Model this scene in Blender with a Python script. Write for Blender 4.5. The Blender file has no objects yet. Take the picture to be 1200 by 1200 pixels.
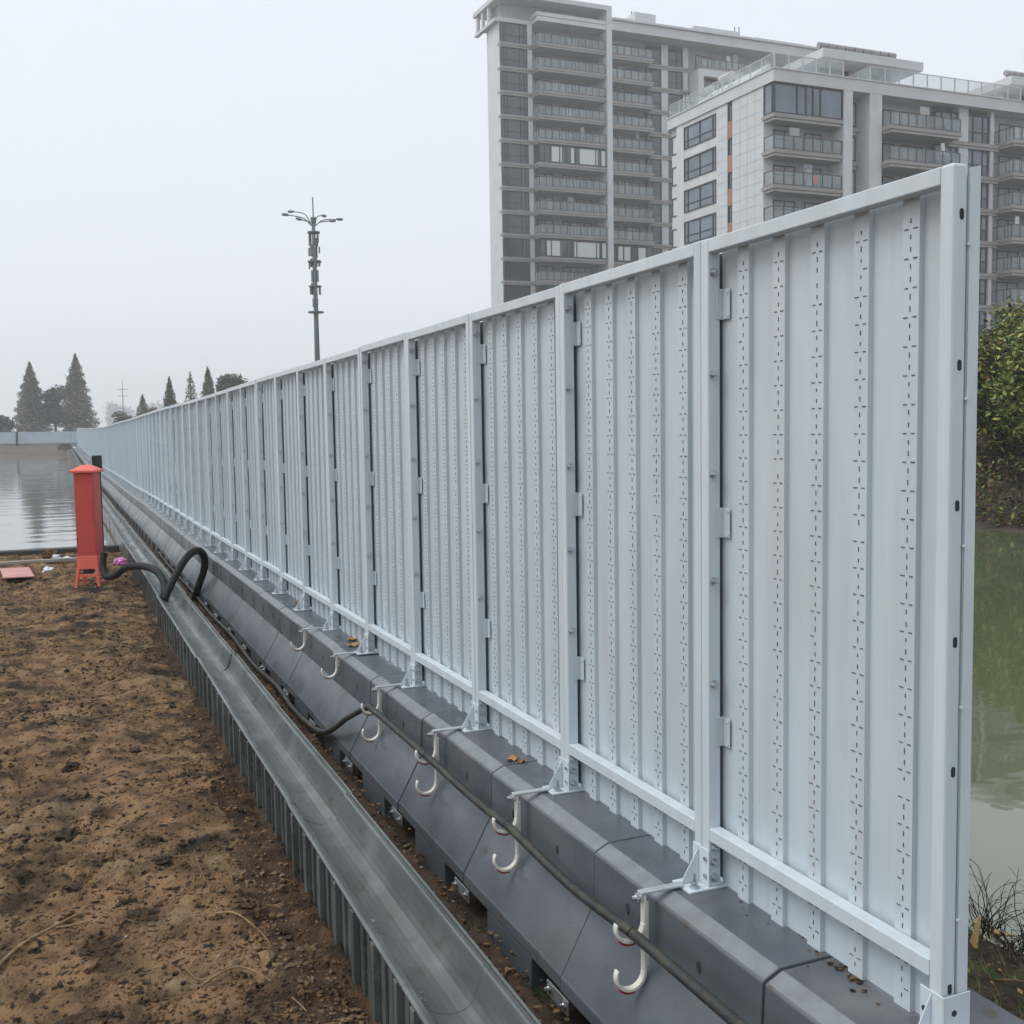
import bpy, bmesh, math, random
import numpy as np
from mathutils import Vector, Matrix, noise
R_ = math.radians
scene = bpy.context.scene
col = scene.collection
random.seed(7)

# ---------------------------------------------------------------- camera
CAM = np.array([[0.9197193646873542, -0.04349794779350068, 0.3901592223142288],
                [-0.39226385288599624, -0.062170120080044695, 0.9177493916578024],
                [-0.015663969424235643, -0.997117247221703, -0.0742417359366677]])
cd = bpy.data.cameras.new('camera')
cam = bpy.data.objects.new('camera', cd); col.objects.link(cam)
cd.sensor_width = 36; cd.lens = 1240 / 1200 * 36
cd.clip_start = 0.05; cd.clip_end = 8000
m = Matrix.Identity(4)
for i in range(3):
    m[i][0] = CAM[i][0]; m[i][1] = -CAM[i][1]; m[i][2] = -CAM[i][2]
cam.matrix_world = m
scene.camera = cam

# ---------------------------------------------------------------- world, sun, exposure
scene.view_settings.view_transform = 'Standard'
scene.view_settings.look = 'None'
scene.view_settings.exposure = 0.22
scene.cycles.volume_bounces = 3
scene.cycles.max_bounces = 12
scene.view_settings.gamma = 1.0
SUN_EL, SUN_AZ = 58.0, 278.0          # azimuth measured from +Y towards +X
world = bpy.data.worlds.new('World'); scene.world = world
world.use_nodes = True
nt = world.node_tree; nt.nodes.clear()
out = nt.nodes.new('ShaderNodeOutputWorld'); bg = nt.nodes.new('ShaderNodeBackground')
sky = nt.nodes.new('ShaderNodeTexSky'); sky.sky_type = 'NISHITA'; sky.sun_disc = False
sky.sun_elevation = R_(SUN_EL); sky.sun_rotation = R_(SUN_AZ); sky.dust_density = 4.0; sky.air_density = 1.0
hs = nt.nodes.new('ShaderNodeHueSaturation'); hs.inputs['Saturation'].default_value = 0.25
mx = nt.nodes.new('ShaderNodeMix'); mx.data_type = 'RGBA'
mx.inputs[0].default_value = 0.86
mx.inputs[7].default_value = (7.75, 8.35, 9.1, 1)      # the even grey cloud deck
nt.links.new(sky.outputs[0], hs.inputs['Color']); nt.links.new(hs.outputs[0], mx.inputs[6])
nt.links.new(mx.outputs[2], bg.inputs[0]); bg.inputs[1].default_value = 0.105
nt.links.new(bg.outputs[0], out.inputs[0])
sl = bpy.data.lights.new('sun', 'SUN'); sl.energy = 1.5; sl.angle = R_(36); sl.color = (1, .97, .93)
so = bpy.data.objects.new('sun', sl); col.objects.link(so)
d = Vector((math.sin(R_(SUN_AZ)) * math.cos(R_(SUN_EL)), math.cos(R_(SUN_AZ)) * math.cos(R_(SUN_EL)), math.sin(R_(SUN_EL))))
so.rotation_euler = d.to_track_quat('Z', 'Y').to_euler()

# ---------------------------------------------------------------- materials
def mat(name, color, rough=0.6, metal=0.0, var=0.12, scale=6.0, bump=0.0, bscale=60.0, stretch=(1, 1, 1),
        color2=None, spec=0.5, detail=5, rvar=0.0, ramp=(0.35, 0.65), objrand=0.0, coat=0.0):
    M = bpy.data.materials.new(name); M.use_nodes = True
    n = M.node_tree; b = n.nodes['Principled BSDF']
    b.inputs['Roughness'].default_value = rough; b.inputs['Metallic'].default_value = metal
    b.inputs['Specular IOR Level'].default_value = spec
    b.inputs['Coat Weight'].default_value = coat
    geo = n.nodes.new('ShaderNodeNewGeometry'); mp = n.nodes.new('ShaderNodeMapping')
    mp.inputs['Scale'].default_value = stretch
    n.links.new(geo.outputs['Position'], mp.inputs[0])
    tx = n.nodes.new('ShaderNodeTexNoise'); tx.inputs['Scale'].default_value = scale
    tx.inputs['Detail'].default_value = detail
    n.links.new(mp.outputs[0], tx.inputs['Vector'])
    rp = n.nodes.new('ShaderNodeValToRGB'); rp.color_ramp.elements[0].position = ramp[0]; rp.color_ramp.elements[1].position = ramp[1]
    c1 = tuple(max(0, c * (1 - var)) for c in color[:3]) + (1,)
    c2 = (tuple(color2[:3]) if color2 else tuple(c * (1 + var) for c in color[:3])) + (1,)
    if color2: c1 = tuple(color[:3]) + (1,)
    rp.color_ramp.elements[0].color = c1; rp.color_ramp.elements[1].color = c2
    n.links.new(tx.outputs['Fac'], rp.inputs[0])
    last = rp.outputs[0]
    if objrand:
        oi = n.nodes.new('ShaderNodeObjectInfo'); mr = n.nodes.new('ShaderNodeMapRange')
        mr.inputs['To Min'].default_value = 1 - objrand; mr.inputs['To Max'].default_value = 1 + objrand
        n.links.new(oi.outputs['Random'], mr.inputs['Value'])
        hv = n.nodes.new('ShaderNodeHueSaturation'); n.links.new(mr.outputs[0], hv.inputs['Value'])
        n.links.new(last, hv.inputs['Color']); last = hv.outputs[0]
    n.links.new(last, b.inputs['Base Color'])
    if rvar:
        mr2 = n.nodes.new('ShaderNodeMapRange'); mr2.inputs['From Min'].default_value = .35; mr2.inputs['From Max'].default_value = .65
        mr2.inputs['To Min'].default_value = max(.03, rough - rvar); mr2.inputs['To Max'].default_value = min(1, rough + rvar)
        t3 = n.nodes.new('ShaderNodeTexNoise'); t3.inputs['Scale'].default_value = scale * .7; t3.inputs['Detail'].default_value = 4
        n.links.new(mp.outputs[0], t3.inputs['Vector']); n.links.new(t3.outputs['Fac'], mr2.inputs['Value'])
        n.links.new(mr2.outputs[0], b.inputs['Roughness'])
    if bump:
        t2 = n.nodes.new('ShaderNodeTexNoise'); t2.inputs['Scale'].default_value = bscale; t2.inputs['Detail'].default_value = 6
        n.links.new(mp.outputs[0], t2.inputs['Vector'])
        bp = n.nodes.new('ShaderNodeBump'); bp.inputs['Strength'].default_value = bump; bp.inputs['Distance'].default_value = 0.02
        n.links.new(t2.outputs['Fac'], bp.inputs['Height']); n.links.new(bp.outputs[0], b.inputs['Normal'])
    return M

def overlay(M, color, scale, lo, hi, stretch=(1, 1, 1), rough=None, detail=6):
    """second layer of the same surface: stains, dust, moss in patches of their own shape"""
    n = M.node_tree; b = n.nodes['Principled BSDF']
    src = b.inputs['Base Color'].links[0].from_socket
    geo = n.nodes.new('ShaderNodeNewGeometry'); mp = n.nodes.new('ShaderNodeMapping'); mp.inputs['Scale'].default_value = stretch
    mp.inputs['Location'].default_value = (3.1 * scale, 1.7, 5.3)
    n.links.new(geo.outputs['Position'], mp.inputs[0])
    t = n.nodes.new('ShaderNodeTexNoise'); t.inputs['Scale'].default_value = scale; t.inputs['Detail'].default_value = detail
    n.links.new(mp.outputs[0], t.inputs['Vector'])
    r = n.nodes.new('ShaderNodeMapRange'); r.inputs['From Min'].default_value = lo; r.inputs['From Max'].default_value = hi
    n.links.new(t.outputs['Fac'], r.inputs['Value'])
    x = n.nodes.new('ShaderNodeMix'); x.data_type = 'RGBA'
    n.links.new(r.outputs[0], x.inputs[0]); n.links.new(src, x.inputs[6]); x.inputs[7].default_value = tuple(color) + (1,)
    n.links.new(x.outputs[2], b.inputs['Base Color'])
    return M

M = {}
M['paint'] = overlay(mat('painted_steel', (.575, .640, .680), .42, var=.05, scale=3, stretch=(4, 4, .5), bump=.03, bscale=40, objrand=.03),
                     (.53, .56, .58), 2.2, .55, .8, (5, 5, .35))
M['paint_sheet'] = overlay(mat('painted_sheet', (.525, .592, .635), .36, var=.05, scale=2.5, stretch=(3, 3, .6), bump=.13, bscale=5, objrand=.04),
                           (.51, .54, .56), 2.0, .54, .8, (6, 6, .3))
M['slit'] = mat('slit_dark', (.03, .035, .04), .8)
M['gap_dark'] = mat('dark_gap_backing', (.20, .225, .24), .8)  # added backing colour: the dark of the open fence gaps, painted
M['slot'] = mat('punched_slot', (.085, .09, .10), .8)
M['zinc'] = mat('zinc_bolt', (.55, .57, .6), .3, metal=.9, scale=60)
M['galv'] = mat('galvanised_plate', (.5, .54, .56), .4, metal=.35, scale=25, var=.15, rvar=.1)
M['joint'] = mat('dull_joint_plate', (.20, .21, .21), .5, metal=.3, scale=25, var=.2)
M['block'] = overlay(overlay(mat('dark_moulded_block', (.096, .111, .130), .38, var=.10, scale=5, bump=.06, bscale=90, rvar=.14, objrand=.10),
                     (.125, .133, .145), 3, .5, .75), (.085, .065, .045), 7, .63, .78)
M['block_edge'] = mat('worn_skylit_block_edge', (.185, .205, .22), .55, var=.12, scale=14, bump=.1)  # worn dusty chamfer, its brighter sky light put into the colour too
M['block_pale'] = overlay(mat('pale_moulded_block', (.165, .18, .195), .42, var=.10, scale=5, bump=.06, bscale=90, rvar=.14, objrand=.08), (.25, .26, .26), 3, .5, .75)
M['block_dirty'] = overlay(overlay(mat('muddy_moulded_block', (.10, .108, .125), .4, var=.10, scale=5, bump=.06, bscale=90, rvar=.14),
                     (.17, .18, .19), 3, .5, .75), (.075, .060, .040), 9, .60, .66)
M['gutter'] = overlay(overlay(mat('wet_galvanised_channel', (.108, .122, .118), .36, metal=.15, var=.14, scale=5, stretch=(1, .5, 1), bump=.10, bscale=50, rvar=.14),
                      (.19, .215, .205), 6, .5, .8, (1, .6, 1)), (.07, .065, .04), 9, .60, .74, (1, .5, 1))
M['gutter_dirt'] = overlay(mat('silt', (.10, .10, .07), .6, var=.3, scale=30, bump=.3, bscale=120), (.2, .22, .2), 12, .5, .62)
def soilmat(name): return overlay(overlay(overlay(mat(name, (.076, .048, .029), .95, scale=6, spec=.15, color2=(.262, .160, .084), detail=12, bump=1.0, bscale=75, ramp=(.36, .62)),
                    (.030, .023, .017), 26, .56, .63, detail=8), (.034, .026, .020), 2.3, .54, .68, detail=12), (.27, .19, .11), 2.6, .57, .72, detail=12)
M['soil'] = soilmat('soil')
M['soil_moist'] = mat('moist_soil', (.034, .022, .015), .9, scale=9, spec=.2, color2=(.105, .062, .036), detail=12, bump=1.0, bscale=75, ramp=(.36, .64))
M['mud'] = overlay(mat('mud', (.055, .034, .022), .85, spec=.25, scale=9, color2=(.085, .058, .040), detail=8, bump=.8, bscale=70), (.03, .045, .015), 6, .62, .72)
M['debris_ground'] = overlay(mat('leaf_litter', (.022, .018, .012), .9, scale=18, color2=(.10, .065, .035), detail=8, bump=1, bscale=60), (.05, .075, .02), 9, .55, .65)
M['bank'] = mat('bank_ground', (.030, .026, .017), .95, scale=1.5, color2=(.065, .05, .032), detail=8, bump=.8, bscale=8)
M['far_ground'] = mat('far_ground', (.12, .10, .08), .95, scale=.05, color2=(.14, .13, .09), detail=6)
M['red_bank'] = mat('red_earth', (.085, .065, .05), .95, scale=.6, color2=(.12, .09, .07))
M['clod'] = soilmat('soil_clod')
M['clod_dark'] = mat('dark_clod', (.030, .024, .018), .95, spec=.1, scale=24, color2=(.085, .065, .047), bump=.9, bscale=90)
M['stone'] = mat('pale_stone', (.28, .22, .17), .9, scale=20)
M['twig'] = mat('dry_twig', (.16, .10, .05), .9, scale=20, color2=(.30, .20, .10))
M['twig_dark'] = mat('dark_stalk', (.04, .03, .022), .9, scale=20)
M['wood'] = mat('split_wood', (.48, .30, .12), .7, scale=15, color2=(.62, .44, .22), stretch=(1, 1, .2))
M['red'] = overlay(mat('red_paint', (.55, .066, .052), .5, var=.06, scale=5, bump=.03), (.33, .06, .05), 4, .5, .8)
M['red_top'] = mat('red_cap_paint', (.74, .14, .09), .45, var=.06, scale=5)
M['rubber'] = mat('black_rubber', (.010, .010, .011), .6, spec=.25, scale=30, bump=.1)
M['cable'] = overlay(mat('dirty_cable', (.028, .028, .028), .55, scale=14, bump=.2, bscale=80, rvar=.12), (.06, .06, .035), 9, .5, .68)
M['hook'] = mat('cream_plastic', (.70, .68, .60), .4, var=.06, scale=12)
M['hook_red'] = mat('red_reflector', (.32, .035, .045), .35)
M['black'] = mat('black_post', (.02, .02, .022), .5)
M['beam'] = mat('wet_beam', (.045, .045, .04), .6, scale=3, bump=.3, bscale=20)
M['pale'] = mat('pale_plank', (.36, .33, .28), .7, scale=4)
M['pinkboard'] = mat('pink_board', (.50, .24, .21), .6, scale=4)
M['pinkbag'] = mat('pink_plastic', (.62, .20, .50), .35, scale=30, var=.3)
M['whitebag'] = mat('white_plastic', (.7, .7, .7), .4, scale=30)
M['leaf_dry'] = mat('dry_leaf', (.30, .13, .04), .7, scale=30, color2=(.42, .24, .08))
M['far_fence'] = mat('far_fence_sheet', (.50, .58, .64), .5, var=.06, scale=1)
M['pole'] = mat('pole_steel', (.085, .12, .12), .5, var=.08, scale=1)
M['antenna'] = mat('antenna_grey', (.13, .155, .17), .5, scale=1)
# building materials
M['panel'] = overlay(mat('pale_cladding', (.58, .60, .62), .6, var=.05, scale=.6), (.50, .515, .53), .8, .5, .8, (2, 2, .3))
M['beige'] = mat('cornice_stone', (.55, .565, .58), .7, var=.05, scale=.6)
M['greywall'] = mat('recess_wall', (.38, .39, .41), .7, var=.08, scale=.5)
M['slab'] = mat('balcony_band', (.31, .28, .27), .6, var=.06, scale=.7)
M['slab_low'] = mat('balcony_soffit', (.40, .385, .37), .6, var=.06, scale=.7)
M['frame'] = mat('window_frame_dark', (.03, .03, .034), .5)
M['rust'] = mat('terracotta_panel', (.34, .17, .11), .6, var=.06, scale=1)
M['metal'] = mat('rail_metal', (.07, .07, .075), .5)
M['railpale'] = mat('rail_steel_pale', (.5, .5, .5), .4, metal=.6)
M['curtain'] = mat('curtain', (.62, .66, .64), .8, var=.08, scale=2, stretch=(6, 6, .1))
M['tank'] = mat('water_tank', (.32, .30, .32), .35, metal=.5, scale=1)
M['pinkcloth'] = mat('pink_cloth', (.6, .2, .25), .8)
def glass(name, c, rough=.08, alpha=1.0):
    G = mat(name, c, rough, var=.25, scale=.35, spec=.8)
    if alpha < 1: G.node_tree.nodes['Principled BSDF'].inputs['Alpha'].default_value = alpha
    return G
M['glass'] = glass('window_glass', (.12, .16, .20), .05)
M['glass_dim'] = glass('window_glass_dim', (.045, .055, .068), .10)
M['glass_rail'] = glass('balustrade_glass', (.34, .41, .44), .1, .30)
M['glass_roof'] = glass('roof_balustrade_glass', (.45, .53, .54), .1, .26)
# foliage
def leafm(name, c1, c2, scale=.5):
    L = mat(name, c1, .6, scale=scale, color2=c2, detail=4, ramp=(.38, .62), spec=.3)
    return L
M['lf1'] = leafm('leaf_green', (.12, .165, .042), (.20, .245, .065), 1.2)
M['lf2'] = leafm('leaf_yellow_green', (.30, .30, .07), (.42, .38, .10), 1.2)
M['lf3'] = leafm('leaf_dark', (.020, .032, .012), (.040, .055, .018), 1.2)
M['lf4'] = leafm('leaf_brown', (.085, .055, .030), (.13, .085, .045), 1.2)
M['lf5'] = leafm('leaf_red', (.12, .05, .03), (.17, .08, .04), 1.2)
M['con1'] = leafm('conifer_rust', (.16, .135, .085), (.225, .185, .115), .2)
M['con2'] = leafm('conifer_dark', (.11, .12, .075), (.155, .16, .095), .2)
M['br1'] = leafm('broadleaf_dark', (.07, .105, .075), (.11, .15, .10), .2)
M['br2'] = leafm('broadleaf_mid', (.10, .14, .085), (.14, .185, .105), .2)
M['bark'] = mat('bark', (.07, .055, .04), .9, scale=4)

def water_mat(name, base, rough, wave, scale, stretch, ior=1.33, spec=.5):
    W = bpy.data.materials.new(name); W.use_nodes = True
    n = W.node_tree; b = n.nodes['Principled BSDF']
    b.inputs['Base Color'].default_value = tuple(base) + (1,); b.inputs['Roughness'].default_value = rough
    b.inputs['IOR'].default_value = ior; b.inputs['Specular IOR Level'].default_value = spec
    geo = n.nodes.new('ShaderNodeNewGeometry'); mp = n.nodes.new('ShaderNodeMapping'); mp.inputs['Scale'].default_value = stretch
    n.links.new(geo.outputs['Position'], mp.inputs[0])
    t = n.nodes.new('ShaderNodeTexNoise'); t.inputs['Scale'].default_value = scale; t.inputs['Detail'].default_value = 3
    n.links.new(mp.outputs[0], t.inputs['Vector'])
    bp = n.nodes.new('ShaderNodeBump'); bp.inputs['Strength'].default_value = 1; bp.inputs['Distance'].default_value = wave
    n.links.new(t.outputs['Fac'], bp.inputs['Height']); n.links.new(bp.outputs[0], b.inputs['Normal'])
    return W
M['pond'] = water_mat('pond_water', (.20, .20, .185), .05, .020, .9, (.4, 1.1, 1), ior=1.7)
M['river'] = water_mat('river_water', (.105, .125, .065), .03, .004, 1.2, (1, 1, 1), ior=2.1)

# ---------------------------------------------------------------- mesh helpers
class MB:
    def __init__(s): s.v = []; s.f = []; s.m = []; s.xf = None
    def add(s, vs, fs, m=0):
        o = len(s.v)
        if s.xf: vs = [s.xf(*p) for p in vs]
        s.v += [tuple(p) for p in vs]; s.f += [tuple(i + o for i in f) for f in fs]; s.m += [m] * len(fs)
    def box(s, x0, y0, z0, x1, y1, z1, m=0):
        s.add([(x0, y0, z0), (x1, y0, z0), (x1, y1, z0), (x0, y1, z0), (x0, y0, z1), (x1, y0, z1), (x1, y1, z1), (x0, y1, z1)],
              [(0, 3, 2, 1), (4, 5, 6, 7), (0, 1, 5, 4), (1, 2, 6, 5), (2, 3, 7, 6), (3, 0, 4, 7)], m)
    def prism(s, prof, y0, y1, m=0, axis='y'):
        """closed profile extruded along an axis"""
        n = len(prof)
        sm = m if isinstance(m, list) else None
        def P(a, b, t): return {'y': (a, t, b), 'x': (t, a, b), 'z': (a, b, t)}[axis]
        vs = [P(a, b, y0) for a, b in prof] + [P(a, b, y1) for a, b in prof]
        fs = [tuple(range(n)), tuple(range(2 * n - 1, n - 1, -1))]
        fs += [(i, i + n, (i + 1) % n + n, (i + 1) % n) for i in range(n)]
        o = len(s.m); s.add(vs, fs, 0 if sm else m)
        if sm:
            for i, q in enumerate(sm): s.m[o + 2 + i] = q
    def tube(s, path, r, n=10, m=0, cap=True, rfun=None):
        path = [Vector(p) for p in path]; k = len(path); rings = []; up = Vector((0, 0, 1)); vs = []
        prev = None
        for i, p in enumerate(path):
            t = (path[min(i + 1, k - 1)] - path[max(i - 1, 0)]).normalized()
            if prev is None:
                a = t.cross(up if abs(t.z) < .95 else Vector((1, 0, 0))).normalized()
            else:
                a = (prev - t * prev.dot(t)).normalized()
            prev = a; b = t.cross(a)
            rr = rfun(i / (k - 1)) if rfun else r
            vs += [tuple(p + (a * math.cos(2 * math.pi * j / n) + b * math.sin(2 * math.pi * j / n)) * rr) for j in range(n)]
        fs = [(i * n + j, i * n + (j + 1) % n, (i + 1) * n + (j + 1) % n, (i + 1) * n + j) for i in range(k - 1) for j in range(n)]
        if cap: fs += [tuple(range(n - 1, -1, -1)), tuple((k - 1) * n + j for j in range(n))]
        s.add(vs, fs, m)
    def cyl(s, a, b, r, n=10, m=0, r2=None):
        s.tube([a, b], r, n, m, rfun=(lambda t: r + (r2 - r) * t) if r2 is not None else None)
    def build(s, name, mats, parent=None, loc=None, bevel=0, seg=1, smooth=False):
        me = bpy.data.meshes.new(name); me.from_pydata(s.v, [], s.f)
        for q in (mats if isinstance(mats, (list, tuple)) else [mats]): me.materials.append(q)
        if len(set(s.m)) > 1 or (s.m and s.m[0]): me.polygons.foreach_set('material_index', s.m)
        bm = bmesh.new(); bm.from_mesh(me)
        bmesh.ops.recalc_face_normals(bm, faces=bm.faces[:])
        if bevel:
            es = [e for e in bm.edges if len(e.link_faces) == 2 and e.calc_face_angle(0) > .5]
            bmesh.ops.bevel(bm, geom=es, offset=bevel, segments=seg, affect='EDGES', profile=.5, clamp_overlap=True)
        bm.to_mesh(me); bm.free()
        if smooth: me.polygons.foreach_set('use_smooth', [True] * len(me.polygons))
        me.update()
        return link(name, me, parent, loc)
def link(name, me, parent=None, loc=None):
    o = bpy.data.objects.new(name, me); col.objects.link(o)
    if parent: o.parent = parent
    if loc is not None: o.location = loc
    return o
def tag(o, label=None, cat=None, group=None, kind=None):
    if label: o['label'] = label
    if cat: o['category'] = cat
    if group: o['group'] = group
    if kind: o['kind'] = kind
    return o
def thing(name, loc, label, cat, group=None):
    o = bpy.data.objects.new(name, None); o.empty_display_size = .1; col.objects.link(o); o.location = loc
    return tag(o, label, cat, group)
CH = {}
def note(o):
    CH.setdefault(o.parent.name, []).append(o); return o
def kids(o): return [c for c in bpy.data.objects if c.parent == o]
def tree_of(root):
    """snapshot of a thing: [(object, [children snapshots])]"""
    return (root, [tree_of(c) for c in kids(root)])
def copy_tree(snap, parent=None):
    o, ch = snap
    c = o.copy(); col.objects.link(c)
    if parent: c.parent = parent
    for s in ch: copy_tree(s, c)
    return c
def smoothstep(a, b, x):
    t = min(1, max(0, (x - a) / (b - a))); return t * t * (3 - 2 * t)
def spline(pts, n=8):
    P = [Vector(p) for p in pts]; P = [P[0] * 2 - P[1]] + P + [P[-1] * 2 - P[-2]]; o = []
    for i in range(1, len(P) - 2):
        for j in range(n):
            t = j / n; a, b, c, d_ = P[i - 1], P[i], P[i + 1], P[i + 2]
            o.append(.5 * ((2 * b) + (c - a) * t + (2 * a - 5 * b + 4 * c - d_) * t * t + (3 * b - a - 3 * c + d_) * t ** 3))
    o.append(P[-2]); return o
ONES = 'first second third fourth fifth sixth seventh eighth ninth tenth eleventh twelfth thirteenth fourteenth fifteenth sixteenth seventeenth eighteenth nineteenth'.split()
TENS = {2: 'twenty', 3: 'thirty', 4: 'forty', 5: 'fifty', 6: 'sixty', 7: 'seventy', 8: 'eighty', 9: 'ninety'}
TENO = {2: 'twentieth', 3: 'thirtieth', 4: 'fortieth', 5: 'fiftieth', 6: 'sixtieth', 7: 'seventieth', 8: 'eightieth', 9: 'ninetieth', 10: 'hundredth'}
def ordinal(n):
    if n < 20: return ONES[n - 1]
    if n % 10 == 0: return TENO[n // 10]
    return TENS[n // 10] + '-' + ONES[n % 10 - 1]

# ---------------------------------------------------------------- layout constants (metres, camera at the origin)
K = 1.818            # the fence's front face
ZB = -1.44           # top of the barrier blocks, foot of the fence
PITCH, Y0 = .995, 1.785
NP = 131
def rise(y): return .75 * smoothstep(45, 140, y)
GZ = -1.97           # soil
POND_Z, RIVER_Z = -2.06, -2.40

# ---------------------------------------------------------------- ground: one sheet to the horizon
def fbm(x, y, s, o=4): return noise.fractal(Vector((x * s, y * s, 3.7)), 1.0, 2.0, o, noise_basis='PERLIN_ORIGINAL')
def ground_h(x, y):
    r = rise(y)
    # river side
    if x > 2.0:
        if x < 20:
            crest = -1.62 - .9 * smoothstep(2.62, 3.3, x) - 1.0 * smoothstep(3.3, 6, x) - .05 * (x < 2.15)
            if x < 3.4: crest += .05 * fbm(x, y, 9) + .04 * fbm(x, y, 2)
            if x > 14: crest += 1.15 * smoothstep(16.5, 20, x)
            return crest
        b = -2.37 + 1.0 * smoothstep(20, 21.2, x) + 4.4 * smoothstep(20.8, 33.5, x) - .5 * smoothstep(36, 46, x)
        return b + .25 * fbm(x, y, .35)
    if x > 1.48: return -2.05 + r
    if x > .93:
        return -2.0 + r + .03 * fbm(x, y, 7) + .02 * fbm(x, y, 22)
    # left side
    if y < 21.5:
        edge = smoothstep(.55, .90, x)
        h = GZ - .03 * edge + .055 * fbm(x, y, .8) + .030 * fbm(x, y, 3.2) + .026 * fbm(x, y, 8) + .018 * fbm(x, y, 24) * max(0, .6 + 2.2 * fbm(x + 9, y, 1.3, 2))
        ridge = math.sin((y * 1.0 - x * .35) * 34 + 3 * fbm(x, y, 2.2)) * .006 * smoothstep(.15, -.35, x) * smoothstep(5.6, 4.6, y)
        h += ridge
        if y > 20.25: h -= .9 * smoothstep(20.3, 20.7, y)
        return h
    if y < 155: return -2.95
    return -2.95 + 1.75 * smoothstep(156.5, 162.5, y) + .5 * smoothstep(162.5, 165.5, y)
def axis(segs):
    o = []
    for a, b, s in segs:
        n = max(1, int(round((b - a) / s)))
        o += [a + (b - a) * i / n for i in range(n)]
    o.append(segs[-1][1]); return o
XS = axis([(-1500, -600, 300), (-600, -80, 130), (-80, -10, 14), (-10, -3, .9), (-3, -1.3, .09), (-1.3, .96, .024), (.96, 1.5, .025),
           (1.5, 2.08, .29), (2.08, 3.5, .06), (3.5, 7, .5), (7, 19, 2), (19, 36, .5), (36, 60, 4), (60, 600, 90), (600, 1500, 300)])
YS = axis([(-300, -20, 70), (-20, 0, 4), (0, 3, .15), (3, 6.5, .024), (6.5, 10, .045), (10, 21.6, .11), (21.6, 60, 2.4), (60, 155, 9.5), (155, 167, .8), (167, 300, 38), (300, 1500, 150)])
gv = [(x, y, ground_h(x, y)) for y in YS for x in XS]
nx = len(XS); gf = []; gm = []
for j in range(len(YS) - 1):
    for i in range(nx - 1):
        gf.append((j * nx + i, j * nx + i + 1, (j + 1) * nx + i + 1, (j + 1) * nx + i))
        x = (XS[i] + XS[i + 1]) / 2; y = (YS[j] + YS[j + 1]) / 2
        if x > 2: gm.append(2 if x < 7 else (3 if x < 60 else 4))
        elif x > .93: gm.append(1)
        elif y < 30: gm.append(6 if x > .66 + .16 * fbm(x, y, 1.6) + .10 * fbm(x, y, 9) + .02 * (y - 4) else 0)
        elif y < 165: gm.append(5)
        else: gm.append(4)
me = bpy.data.meshes.new('ground'); me.from_pydata(gv, [], gf)
for q in ('soil', 'mud', 'debris_ground', 'bank', 'far_ground', 'red_bank', 'soil_moist'): me.materials.append(M[q])
me.polygons.foreach_set('material_index', gm); me.polygons.foreach_set('use_smooth', [True] * len(gf)); me.update()
tag(link('ground', me), kind='structure')
w = MB(); w.add([(-140, 20.3, POND_Z), (.935, 20.3, POND_Z), (.935, 162, POND_Z), (-140, 162, POND_Z)], [(0, 1, 2, 3)])
tag(w.build('pond_water', M['pond']), kind='structure')
w = MB(); w.add([(2.75, -60, RIVER_Z), (21.5, -60, RIVER_Z), (21.5, 400, RIVER_Z), (2.75, 400, RIVER_Z)], [(0, 1, 2, 3)])
tag(w.build('river_water', M['river']), kind='structure')

# ---------------------------------------------------------------- fence panels
RIBS = [.172, .340, .507, .671, .837]
FD = .044            # frame depth
SB = .060            # sheet plane behind the frame's front
def sheet_profile(far=False):
    """(t, depth) line across one panel; ribs stand towards the camera"""
    p = [(.044, SB)]
    for r in RIBS:
        p += [(r - .0285, SB), (r - .0275, FD + .001), (r + .027, FD + .001), (r + .036, SB)]
    p.append((.966, SB)); return p
def add_sheet(mb, z0=.003, z1=1.98, thick=True):
    pr = sheet_profile()
    f = [(x, t, z) for z in (z0, z1) for t, x in pr]; n = len(pr)
    mb.add(f, [(i, i + 1, i + 1 + n, i + n) for i in range(n - 1)], 0)
def add_slits(mb, m=1):
    rnd = random.Random(3); X = FD + .0002
    for r in RIBS:
        z = .055; k = 0
        while z < 1.95:
            def dash(t0, t1, za, zb): mb.box(X - .0009, t0, za, X + .0006, t1, zb, m)
            for q in (-1, 1):
                if rnd.random() < .97: dash(r - .0010, r + .0010, z + q * .020 - rnd.uniform(.004, .0075), z + q * .020 + rnd.uniform(.004, .0075))
            if rnd.random() < .95: dash(r - rnd.uniform(.018, .022), r - .008, z - rnd.uniform(.0007, .0015), z + rnd.uniform(.0007, .0015))
            if rnd.random() < .96: dash(r + .007, r + rnd.uniform(.018, .022), z - .0010, z + .0010)
            z += .0685
def foot_bracket(parent, y, hook_side=True):
    f = MB()
    f.box(-.078, y - .052, 0, .10, y + .052, .007)                       # base plate on the block
    f.box(-.0045, y - .046, .007, -.0005, y + .046, .125)                # plate against the stiles
    f.add([(-.074, y + .010, .0075), (-.005, y + .010, .0075), (-.005, y + .010, .118), (-.074, y + .014, .0075), (-.005, y + .014, .0075), (-.005, y + .014, .118)],
          [(0, 1, 2), (3, 5, 4), (0, 3, 4, 1), (1, 4, 5, 2), (2, 5, 3, 0)])
    b = f.build('foot_bracket', M['paint'], parent, bevel=.0012)
    a = MB(); a.cyl((-.045, y - .028, .007), (-.045, y - .028, .012), .016, 12); a.cyl((-.045, y - .028, .012), (-.045, y - .028, .024), .0115, 6)
    a.cyl((-.045, y - .028, .024), (-.045, y - .028, .052), .006, 8)
    a.build('anchor_bolt', M['zinc'], b)
    for zz in (.04, .095):
        a = MB(); a.cyl((-.0046, y - .03, zz), (-.011, y - .03, zz), .007, 6); a.build('screw', M['zinc'], b)
    return b
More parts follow.
